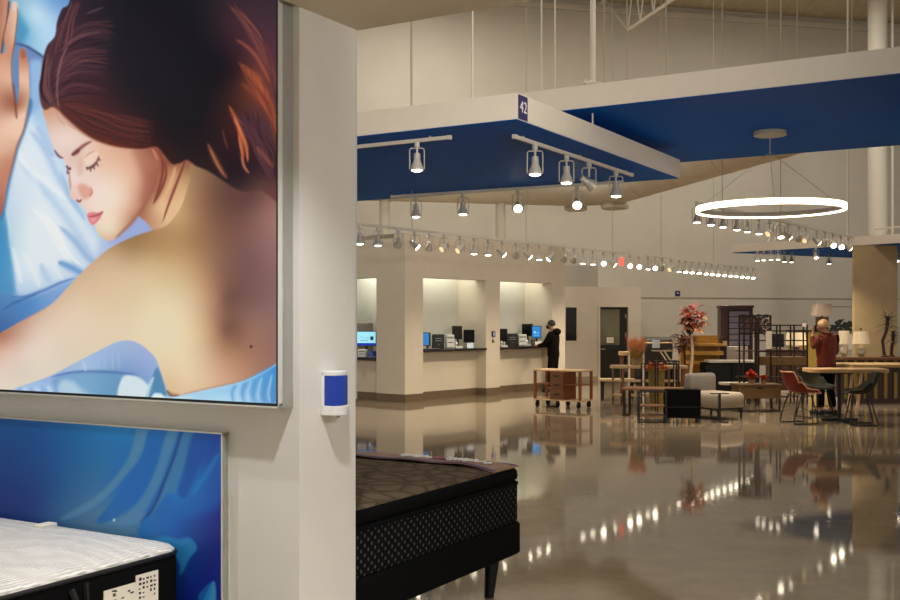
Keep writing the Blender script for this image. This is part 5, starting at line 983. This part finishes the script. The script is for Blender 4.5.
obj('body', MB().bb(-.44, .38, -.2, .22, .08, h_), 'wood_dark', t, bev=.006)
for k in range(3): dd = obj('drawer', MB().bb(-.41, .35, -.216, -.2005, .12+k*.26, .36+k*.26), 'wood_dark', t, bev=.004); obj('knob', MB().ell((0, -.228, .24+k*.26), (.015, .012, .015), 8, 6), 'steel', dd)
for s in (-.4, .34): obj('foot', MB().bb(s-.03, s+.03, -.17, .19, 0, .08), 'wood_dark', t)
lamp('wide cream lamp seen through the bars of the dark bookcase', (at(796, 23.6)[0], 23.6, h_), 'shade', .22, .2, .28, 'wood_dark', .09, .1, finial=False)
obj_t = thing('television', 'small dark television on the maroon dresser behind the bookcase', 'television', (at(776.5, 23.75)[0], 23.75, h_)); obj('casing', MB().bb(-.17, .17, -.02, .02, .04, .34), 'black', obj_t, bev=.006); obj('screen', MB().bb(-.155, .155, -.0225, -.0202, .055, .325), 'black_gloss', obj_t); obj('stand', MB().bb(-.09, .09, -.05, .05, 0, .012).bb(-.02, .02, -.01, .01, .012, .05), 'black', obj_t)
# drawer console in front of the floral stand with red flowers
x, y = at(755.5, 19.1); h_ = hz(383.5, 19.1)
t = thing('coffee_table', 'low brown coffee table with a drawer and thin black legs, red flowers on it', 'table', (x, y, 0), math.radians(3)); w = .4
obj('table_top', MB().bb(-w, w, -.25, .25, h_-.035, h_), 'wood_umber', t, bev=.004); bd = obj('drawer', MB().bb(-w+.02, w-.02, -.235, .2, h_-.26, h_-.036), 'wood_umber', t, bev=.003); obj('cut_pull', MB().bb(-.05, .05, -.2375, -.2352, h_-.085, h_-.055), 'black', bd)
for sx in (-w+.03, w-.03):
    for sy in (-.2, .2): obj('leg', MB().bb(sx-.014, sx+.014, sy-.014, sy+.014, 0, h_-.26), 'metal_dark', t)
    obj('floor_bar', MB().bb(sx-.012, sx+.012, -.186, .186, 0, .02), 'metal_dark', t)
obj('floor_bar', MB().bb(-w+.045, w-.045, -.21, -.19, .0, .02), 'metal_dark', t)
def potted(name, label, loc, pot, pr, ph_, leafm, n, ln, wd, el, seed, spread=.5, cat='plant', stems='bark_dark', droop=.3, group=None):
    R = random.Random(seed); t = thing(name, label, cat, loc); obj('pot', MB().lathe([(pr*.75, 0), (pr*.95, ph_*.5), (pr, ph_*.95), (pr*1.04, ph_), (pr*.9, ph_), (pr*.86, ph_*.9)], n=20), pot, t)
    lf = MB(); st = MB()
    for i in range(n):
        a = R.random()*6.28; r = pr*.8*R.random()**.5; lf.leaf((r*math.cos(a), r*math.sin(a), ph_*.9+R.random()*ln*spread), a+R.uniform(-.5, .5), R.uniform(*el), ln*R.uniform(.6, 1.1), wd, R.uniform(0, droop))
    for i in range(6): a = i*1.05; st.tube([(pr*.3*math.cos(a), pr*.3*math.sin(a), ph_*.85), (pr*.6*math.cos(a), pr*.6*math.sin(a), ph_+ln*spread*.8)], .006, 5)
    if stems: obj('stems', st, stems, t)
    obj('leaves', lf, leafm, t, ang=80); return t
potted('potted_flowers', 'small pot of red flowers on the low brown coffee table, left of its middle', (at(751.5, 19.1)[0], 19.1, h_), 'pot_stone', .07, .08, 'flower_red', 60, .11, .03, (.2, 1.4), 5, .9)
potted('potted_flowers', 'second small pot of red flowers on the low brown coffee table, right of the first', (at(763.5, 19.05)[0], 19.05, h_), 'pot_stone', .055, .07, 'flower_red', 44, .07, .028, (.2, 1.4), 6, .8)
# grey slipper chair
x, y = at(713.5, 17.65)
t = thing('slipper_chair', 'armless grey upholstered chair with a pale seat and dark tapered legs', 'chair', (x, y, 0), math.radians(-58))
obj('seat', MB().slab(.04, 0, .74, .64, [(.02, .2), (0, .215), (0, .38), (.012, .42), (.05, .445), (.14, .455)], .07), 'fabric_pale', t, ang=70)
obj('backrest', MB().slab(-.31, 0, .15, .66, [(.02, .2), (0, .22), (0, .68), (.012, .72), (.035, .74), (.06, .745)], .06), 'fabric_grey', t, ang=70); obj('seat_rail', MB().bb(-.3, .38, -.29, .29, .165, .2), 'black', t)
for sx in (-.3, .36):
    for sy in (-.26, .26): obj('leg', MB().cyl((sx*1.03, sy, 0), (sx, sy, .166), .018, .03, 8), 'black', t)
# long coffee table with black cabinet
x, y = at(653, 18.1); zt = hz(387.5, 18.1)
t = thing('coffee_table', 'long low wood-topped coffee table on black metal legs, left of the grey chair', 'table', (x, y, 0), math.radians(-20)); w = .5
obj('table_top', MB().bb(-w, w, -.3, .3, zt-.04, zt), 'wood_brown', t, bev=.005)
for s in (-w+.05, w-.05): obj('leg', MB().bb(s-.02, s+.02, -.28, -.24, .02, zt-.04).bb(s-.02, s+.02, .24, .28, .02, zt-.04).bb(s-.02, s+.02, -.28, .28, 0, .02), 'black', t)
x, y = at(652.5, 16.95); zt = hz(390.5, 16.95)
t = thing('side_shelf', 'thin black framed shelf unit with wooden shelves before the long coffee table', 'shelf', (x, y, 0), math.radians(-6))
for sx in (-.22, .2):
    for sy in (-.17, .17): obj('post', MB().bb(sx-.011, sx+.011, sy-.011, sy+.011, 0, zt), 'metal_dark', t)
for z in (0.012, zt-.022): obj('frame_bar', MB().bb(-.21, .19, -.18, -.16, z, z+.02).bb(-.21, .19, .16, .18, z, z+.02).bb(-.23, -.21, -.16, .16, z, z+.02), 'metal_dark', t)
for z in (.1, .26): obj('shelf_board', MB().bb(-.205, .185, -.155, .155, z, z+.022), 'wood_brown', t)
x, y = at(682.5, 16.95); zt = hz(389, 16.95)
t = thing('black_cabinet', 'black two-tier box cabinet left of the grey upholstered chair', 'cabinet', (x, y, 0), math.radians(-5))
obj('body', MB().bb(-.27, .27, -.15, .15, .08, zt), 'black_soft', t, bev=.006); obj('divider_strip', MB().bb(-.268, .268, -.157, -.1505, .25, .262), 'metal_dark', t)
for sx in (-.24, .24):
    for sy in (-.12, .12): obj('leg', MB().bb(sx-.025, sx+.025, sy-.025, sy+.025, 0, .08), 'black', t)
x, y = at(719.5, 16.9); zt = hz(393, 16.9)
t = thing('c_table', 'slim black metal end table standing before the seat of the grey chair', 'table', (x, y, 0), math.radians(90)); obj('upright', MB().bb(-.015, .015, -.02, .02, .018, zt-.015), 'black', t); obj('foot_bar', MB().bb(-.02, .02, -.14, .14, 0, .018), 'black', t); obj('table_top', MB().bb(-.03, .03, -.15, .15, zt-.015, zt), 'black', t)
# console with rounded end and its plants
x, y = at(648, 20.3); zt = hz(365.5, 20.2)
t = thing('console_table', 'long pale wood console with a rounded end and two lower shelves', 'console', (x, y, 0), math.radians(-4)); w = .73
P_ = [(-w+.2+.2*math.cos(a), .2*math.sin(a)) for a in [math.pi/2+i*math.pi/12 for i in range(13)]]+[(w, -.2), (w, .2)]
obj('table_top', MB().prism(P_, zt-.055, zt), 'wood_pale', t, bev=.004)
for z in (.18, .46): obj('shelf', MB().prism([(x_*.86-.06, y_*.86) for x_, y_ in P_], z, z+.03), 'wood_pale', t)
for px_, dy in ((-w+.06, 0), (-w+.24, -.16), (-w+.24, .16), (w-.06, -.16), (w-.06, .16), (.38, -.16)): obj('leg', MB().bb(px_-.02, px_+.02, dy-.02, dy+.02, 0, zt-.055), 'wood_brown', t)
potted('ornamental_grass', 'tall tuft of orange ornamental grass in a pale pot on the console', (at(637, 20.3)[0], 20.3, zt), 'pot_stone', .125, .14, 'grass_orange', 300, .44, .007, (1.1, 1.5), 8, .15, stems=None, droop=.1)
gp = [o for o in C.objects if o.name == 'ornamental_grass'][0]
gg = MB(); R = random.Random(21)
for i in range(200): a = R.random()*6.28; r = .11*R.random()**.5; gg.leaf((r*math.cos(a), r*math.sin(a), .13), a, R.uniform(1.15, 1.5), R.uniform(.16, .26), .006, .05)
obj('lower_blades', gg, 'grass_gold', gp, ang=80)
x, y = at(627, 22.2); zt2 = hz(351.5, 22.2)
t = table('bar_table', 'small tall pale wood table behind the tuft of orange grass', (x, y), 0, .34, .34, zt2, .08, 'wood_pale', 'wood_brown', lw=.025, rnd=.1)
# nesting frames with the planter
for lb, px_, d_, w, z_ in (('taller black wire-frame end table before the console, open sided', 659.5, 19.3, .3, hz(363.3, 19.3)), ('shorter black wire-frame end table nested at the right of the taller one', 667, 18.95, .19, hz(360.5, 18.95))):
    x, y = at(px_, d_); t = thing('frame_table', lb, 'table', (x, y, 0)); 
    for sx in (-1, 1):
        for sy in (-1, 1): obj('leg', MB().bb(sx*w-.011, sx*w+.011, sy*w*.6-.011, sy*w*.6+.011, 0, z_), 'metal_dark', t)
    obj('top_frame', MB().bb(-w+.011, w-.011, -w*.6-.01, -w*.6+.01, z_-.022, z_).bb(-w+.011, w-.011, w*.6-.01, w*.6+.01, z_-.022, z_).bb(-w-.01, -w+.01, -w*.6+.011, w*.6-.011, z_-.022, z_).bb(w-.01, w+.01, -w*.6+.011, w*.6-.011, z_-.022, z_), 'metal_dark', t)
x, y = at(656.5, 19.3); zb_ = .32
t = potted('potted_flowers', 'tall olive tub of orange flowers standing inside the taller wire-frame table', (x, y, 0), 'pot_olive', .15, .78, 'leaf_orange', 150, .15, .036, (.2, 1.3), 12, .6)
# low bench at left
x, y = at(617, 21.6); t = table('bench', 'low pale bench in front of the dark glass door', (x, y), 0, .72, .34, .445, .05, 'wood_pale', 'metal_dark', lw=.02)
# desk with lap-top screen and black recliner behind
x, y = at(661, 23.95); zt = hz(342.5, 23.7); zs = hz(350.5, 23.7)
t = thing('adjustable_desk', 'pale two-level metal desk with crossed legs behind the console', 'desk', (x, y, 0)); obj('desk_top', MB().bb(-.42, .44, -.26, .24, zt-.025, zt), 'wood_pale', t, bev=.003); obj('lower_shelf', MB().bb(-.18, .44, -.24, .24, zs-.022, zs), 'white_metal', t)
for sy in (-.26, .26): obj('crossed_legs', MB().cyl((.03, sy, zs-.024), (.25, sy, .6), .018, n=6).cyl((.45, sy, zs-.024), (.23, sy, .6), .018, n=6).cyl((.24, sy, .62), (.24, sy, .03), .022, n=6), 'white_metal', t)
for sx in (-.4, .42): obj('leg', MB().bb(sx-.018, sx+.018, -.018, .018, .03, zt-.025), 'white_metal', t)
obj('foot_rail', MB().bb(-.42, .44, -.28, -.24, 0, .03).bb(-.42, .44, .24, .28, 0, .03).bb(-.42, -.38, -.24, .24, 0, .03).bb(.4, .44, -.24, .24, 0, .03), 'white_metal', t)
one('poster_card', MB().bb(-.085, .085, -.003, .003, 0, .18).bb(-.04, .02, -.0045, -.0031, .05, .13), 'paper_cool', 'pale blue card propped on the front edge of the metal desk', 'card', (at(656, 23.66)[0], 23.66, hz(348, 23.66)), .03)
x, y = at(654, 25.6); t = thing('recliner', 'big black leather recliner behind the pale metal desk', 'chair', (x, y, 0), math.radians(180)); zt = hz(336, 25.6)
obj('seat', MB().slab(0, 0, .7, .7, [(.02, .12), (0, .15), (0, .45), (.04, .5)], .08), 'black', t, ang=70); V = Matrix.Translation((0, .36, .45))@Matrix.Rotation(-.1, 4, 'X'); obj('backrest', MB().slab(0, 0, .72, .2, [(.02, 0), (0, .04), (0, zt-.56), (.05, zt-.47)], .08, M=V), 'black', t, ang=70)
for s in (-1, 1): obj('armrest', MB().slab(s*.43, 0, .17, .74, [(.02, .1), (0, .14), (0, .6), (.04, .65)], .06), 'black', t, ang=70)
obj('base', MB().bb(-.4, .4, -.3, .3, 0, .12), 'black', t)
# orange-leaved tree
x, y = at(688.5, 19.6); H = hz(338, 19.6)
t = thing('orange_leaf_tree', 'slender indoor tree with a pale trunk and coral orange leaves', 'plant', (x, y, 0)); tp = [(-.02, 0, .15), (0, 0, .4), (.05, 0, .75), (.075, 0, 1.05), (.06, 0, H+.02), (.05, 0, H+.18)]
obj('trunk', MB().tube(tp, [.034, .03, .027, .027, .022, .014], 8), 'bark_pale', t, ang=80); obj('pot', MB().lathe([(.11, 0), (.14, .12), (.15, .2), (.13, .2), (.12, .17)], n=18), 'wood_dark', t)
R = random.Random(3)
for nm, mm_, n_, zr_, cxo in (('leaves', 'leaf_pink', 46, (.2, .58), .02), ('leaves', 'leaf_orange', 34, (.15, .5), .06), ('leaves', 'leaf_peach', 20, (.12, .4), .14), ('leaves', 'leaf_dark', 20, (.02, .4), -.05)):
    lf = MB()
    for i in range(n_): a = R.random()*6.28; r_q = R.uniform(.02, .16); zq = H+R.uniform(*zr_)-.0; lf.leaf((.05+cxo*.7+r_q*math.cos(a), r_q*math.sin(a), zq), a, R.uniform(-.2, .9), R.uniform(.14, .24), .045, R.uniform(.1, .7))
    obj(nm, lf, mm_, t, ang=80)
br_ = MB()
for i in range(7): a = i*.9; br_.tube([(.05, 0, H+.05), (.05+.1*math.cos(a), .1*math.sin(a), H+.25), (.06+.15*math.cos(a), .15*math.sin(a), H+.4)], .007, 5)
obj('branches', br_, 'bark_dark', t)
x, y = at(684, 22.0)
t = thing('dark_red_shrub', 'dark red leafy shrub behind the pale trunk of the orange tree', 'plant', (x, y, 0)); R = random.Random(17); lf = MB()
for i in range(150): a = R.random()*6.28; r_q = .24*R.random()**.5; lf.leaf((r_q*math.cos(a), r_q*math.sin(a), 1.0+.33*R.random()), a, R.uniform(-.4, 1), R.uniform(.08, .15), .03, .4)
obj('leaves', lf, 'leaf_red', t, ang=80); obj('stems', MB().tube([(0, 0, .3), (.02, 0, .8), (0, .02, 1.15)], .02, 6), 'bark_dark', t); obj('pot', MB().lathe([(.12, 0), (.17, .2), (.18, .36), (.16, .36), (.15, .32)], n=18), 'pot_olive', t)
# honey wood shelf, armoire, grey chest, black credenza
x, y = at(701, 23.2); zt = hz(335.5, 23.2)
t = thing('honey_wood_shelf', 'honey coloured plank wood shelf unit with deep ledges behind the orange tree', 'shelf', (x, y, 0), math.radians(3)); w = .42
obj('back_boards', MB().bb(-w, w, .12, .16, .02, zt), 'wood_gold', t)
for yy in ((343.5, 346), (351, 355), (361, 364)): z1, z0 = hz(yy[0], 23.1), hz(yy[1], 23.1); obj('ledge', MB().bb(-w+.1, w+.02, -.2, .119, z0, z1), 'wood_gold', t, bev=.004)
for k in range(6): z = hz(373, 23)-.02-k*.085; obj('plank', MB().bb(-w+.12, w*.1, -.14, .118, z-.07, z), 'wood_gold', t)
for s in (w+.05, w+.1): obj('post', MB().bb(s-.022, s+.022, -.12, .1, 0, hz(337, 23.1)), 'wood_dark', t)
obj('peg', MB().bb(w+.03, w+.12, -.14, -.121, hz(346, 23), hz(341, 23)), 'wood_pale', t)
x, y = at(735, 27.2); zt = hz(305.5, 27.2); w = .405
t = thing('armoire', 'tall dark brown armoire with six blue-grey drawer panels against the far wall', 'armoire', (x, y, 0), math.radians(-6))
obj('body', MB().bb(-w, w, -.26, .28, .1, zt-.06), 'wood_dark', t); obj('cornice', MB().bb(-w-.03, w+.03, -.3, .3, zt-.06, zt), 'wood_dark', t, bev=.01); obj('plinth', MB().bb(-w-.01, w+.01, -.28, .28, 0, .1), 'wood_dark', t)
z0, z1 = hz(346, 27), hz(311, 27); obj('inner_frame', MB().bb(-w+.17, w-.05, -.27, -.261, z0-.03, z1+.03), 'black', t)
for k in range(6): z = z0+(z1-z0)*k/6; d_ = obj('drawer', MB().bb(-w+.22, w-.09, -.284, -.271, z+.012, z+(z1-z0)/6-.012), 'slate_grey', t, bev=.004); obj('knob', MB().ell((0.05, -.292, z+(z1-z0)/12), (.01, .01, .01), 6, 5), 'black', d_)
x, y = at(734, 24.4); zt = hz(346.5, 24.4); t = thing('grey_chest', 'plain grey chest of drawers in front of the dark armoire', 'chest', (x, y, 0)); obj('body', MB().bb(-.27, .27, -.2, .22, .06, zt), 'grey_box', t, bev=.008)
for k in range(2): d_ = obj('drawer', MB().bb(-.25, .25, -.214, -.2005, .1+k*.45, .53+k*.45), 'grey_box', t, bev=.004); obj('knob', MB().ell((0, -.223, .32+k*.45), (.014, .01, .014), 6, 5), 'metal_dark', d_)
obj('plinth', MB().bb(-.25, .25, -.18, .2, 0, .06), 'black', t)
x, y = at(731, 21.9); zt = hz(360, 21.9)
t = thing('black_credenza', 'long black credenza with a white marble top behind the grey chair', 'credenza', (x, y, 0)); obj('body', MB().bb(-.6, .5, -.2, .22, .14, zt-.05), 'black_soft', t, bev=.004); obj('marble_top', MB().bb(-.5, .52, -.22, .23, zt-.05, zt), 'marble', t, bev=.005)
for a_x in (-.58, -.03): d_ = obj('door', MB().bb(a_x, a_x+.53, -.213, -.2005, .18, zt-.08), 'black', t, bev=.003); obj('door_pull', MB().bb(a_x+.24, a_x+.3, -.222, -.2135, zt-.2, zt-.185), 'metal_dark', d_)
for s in (-.55, .45): obj('foot', MB().bb(s-.03, s+.03, -.17, .19, 0, .14), 'black', t)
x, y = at(741, 20.45)
t = table('bench', 'low pale bench strip between the black credenza and the brown coffee table', (x-.02, 20.75), 0, .62, .3, .42, .05, 'card_cream', 'metal_dark', lw=.018)
x, y = at(756, 21.45); t = thing('dark_foliage_plant', 'dark spiky-leaved plant whose tips show over the floral display stand', 'plant', (x, y, 0)); R = random.Random(31); lf = MB(); zt = hz(318, 21.45)
for i in range(34): lf.leaf((R.uniform(-.04, .04), R.uniform(-.04, .04), zt-.35*R.random()), R.random()*6.28, R.uniform(-.1, .7), R.uniform(.18, .3), .028, R.uniform(.3, .9))
obj('leaves', lf, 'leaf_dark', t, ang=80); obj('trunk', MB().tube([(0, 0, .25), (.02, 0, .9), (0, 0, zt-.05)], .022, 6), 'bark_dark', t); obj('pot', MB().lathe([(.1, 0), (.14, .15), (.15, .3), (.13, .3), (.12, .26)], n=16), 'pot_stone', t)
# ================================================================ light and camera
def spot(name, p, tgt, e, size, blend, c, r=.06):
    l = bpy.data.lights.new(name, 'SPOT'); l.energy = e; l.spot_size = math.radians(size); l.spot_blend = blend; l.color = c; l.shadow_soft_size = r
    o = bpy.data.objects.new(name, l); C.objects.link(o); o.location = p; d = Vector(tgt)-Vector(p); o.rotation_euler = d.to_track_quat('-Z', 'Y').to_euler(); return o
def area(name, p, tgt, e, sx, sy, c):
    l = bpy.data.lights.new(name, 'AREA'); l.shape = 'RECTANGLE'; l.size = sx; l.size_y = sy; l.energy = e; l.color = c
    o = bpy.data.objects.new(name, l); C.objects.link(o); o.location = p; d = Vector(tgt)-Vector(p); o.rotation_euler = d.to_track_quat('-Z', 'Y').to_euler(); return o
WARM = (1, .84, .62); NEU = (1, .965, .91); COOL = (.98, .98, 1)
# the can light in the low ceiling beside the pillar
p = L(-2.1, 2.75, 2.93); spot('can_and_fill_light', p, L(-2.6, 3.1, .2), 130, 96, .9, COOL, .04); spot('can_and_fill_light', L(-4.2, 2.55, 4.15), L(-4.3, 2.9, 0), 170, 85, .7, COOL, .04)
area('canopy_fill', (3.2, 3.0, 2.85), (-1.0, 12.5, 3.8), 95, 1.6, .25, (1, .92, .8)).data.spread = math.radians(70)  # added fill without a fixture, brightens the canopy fascias
for X_, Y_, e_ in ((-.8, .6, 340), (1.8, 1.2, 340), (.2, 2.9, 260), (-1.2, -1.6, 340)): spot('can_and_fill_light', L(X_, Y_, 2.93), L(X_, Y_, 0), e_, 125, .6, NEU, .05)  # unseen fill spots added so floor bounce lifts the soffit underside
area('pillar_fill', L(.9, 3.2, 2.9), L(-2.8, 3.75, 1.2), 30, .5, .2, COOL)  # added area light that evenly brightens the pillar face
# added overhead fill lights under the roof, out of view
for i, (x, y) in enumerate(((-4, 18), (6, 17), (0, 25), (9, 25), (15, 21))): area(f'roof_fill', (x, y, 10.3), (x, y, 0), 260, 1.2, 1.2, (1, .93, .83))
# lamps on the tracks: one beam for every few heads
for i, (x, y, z) in enumerate(SPOTS):
    n = 1 if z > 3.2 and y < 16 else .8
    if i < 8: spot('track_beam', (x, y, z-.02), (x, y, 0), 55, 95, .6, WARM, .05)
    elif i % 2 == 0: spot('track_beam', (x, y, z-.02), (x-.7, y+.7, .3) if i < 25 else (x, y, 0), 150 if x < 2.6 or z < 3 else 230, 115, .8, WARM, .05)
# booth down lights
for xx in (1.95, 4.45): q_ = bl_(xx-.35, .55, 2.93); area('booth_light', q_, (q_[0], q_[1], 0), 13, 1.7, .4, (1, 1, .9)).rotation_euler = (0, 0, BR)
q_ = bl_(.7, 1.65, 2.93); area('booth_light', q_, (q_[0], q_[1], 0), 18, .5, 1.4, (1, 1, .9)).rotation_euler = (0, 0, BR)
w = bpy.data.worlds.new('World'); bpy.context.scene.world = w; w.use_nodes = True
bg = w.node_tree.nodes['Background']; bg.inputs['Color'].default_value = (1, .96, .89, 1); bg.inputs['Strength'].default_value = .48
cam = bpy.data.cameras.new('camera'); cam.sensor_width = 36; cam.lens = 36*F/900; cam.shift_y = 20/900; cam.clip_end = 200
co = bpy.data.objects.new('camera', cam); C.objects.link(co); co.location = (0, 0, EYE); co.rotation_euler = (math.pi/2, 0, 0)
sc = bpy.context.scene; sc.camera = co
sc.view_settings.view_transform = 'Standard'; sc.view_settings.look = 'None'; sc.view_settings.gamma = 1; sc.view_settings.exposure = 0
sc.cycles.use_denoising = True; sc.cycles.max_bounces = 8; sc.cycles.sample_clamp_indirect = 6; sc.cycles.caustics_reflective = False; sc.cycles.caustics_refractive = False
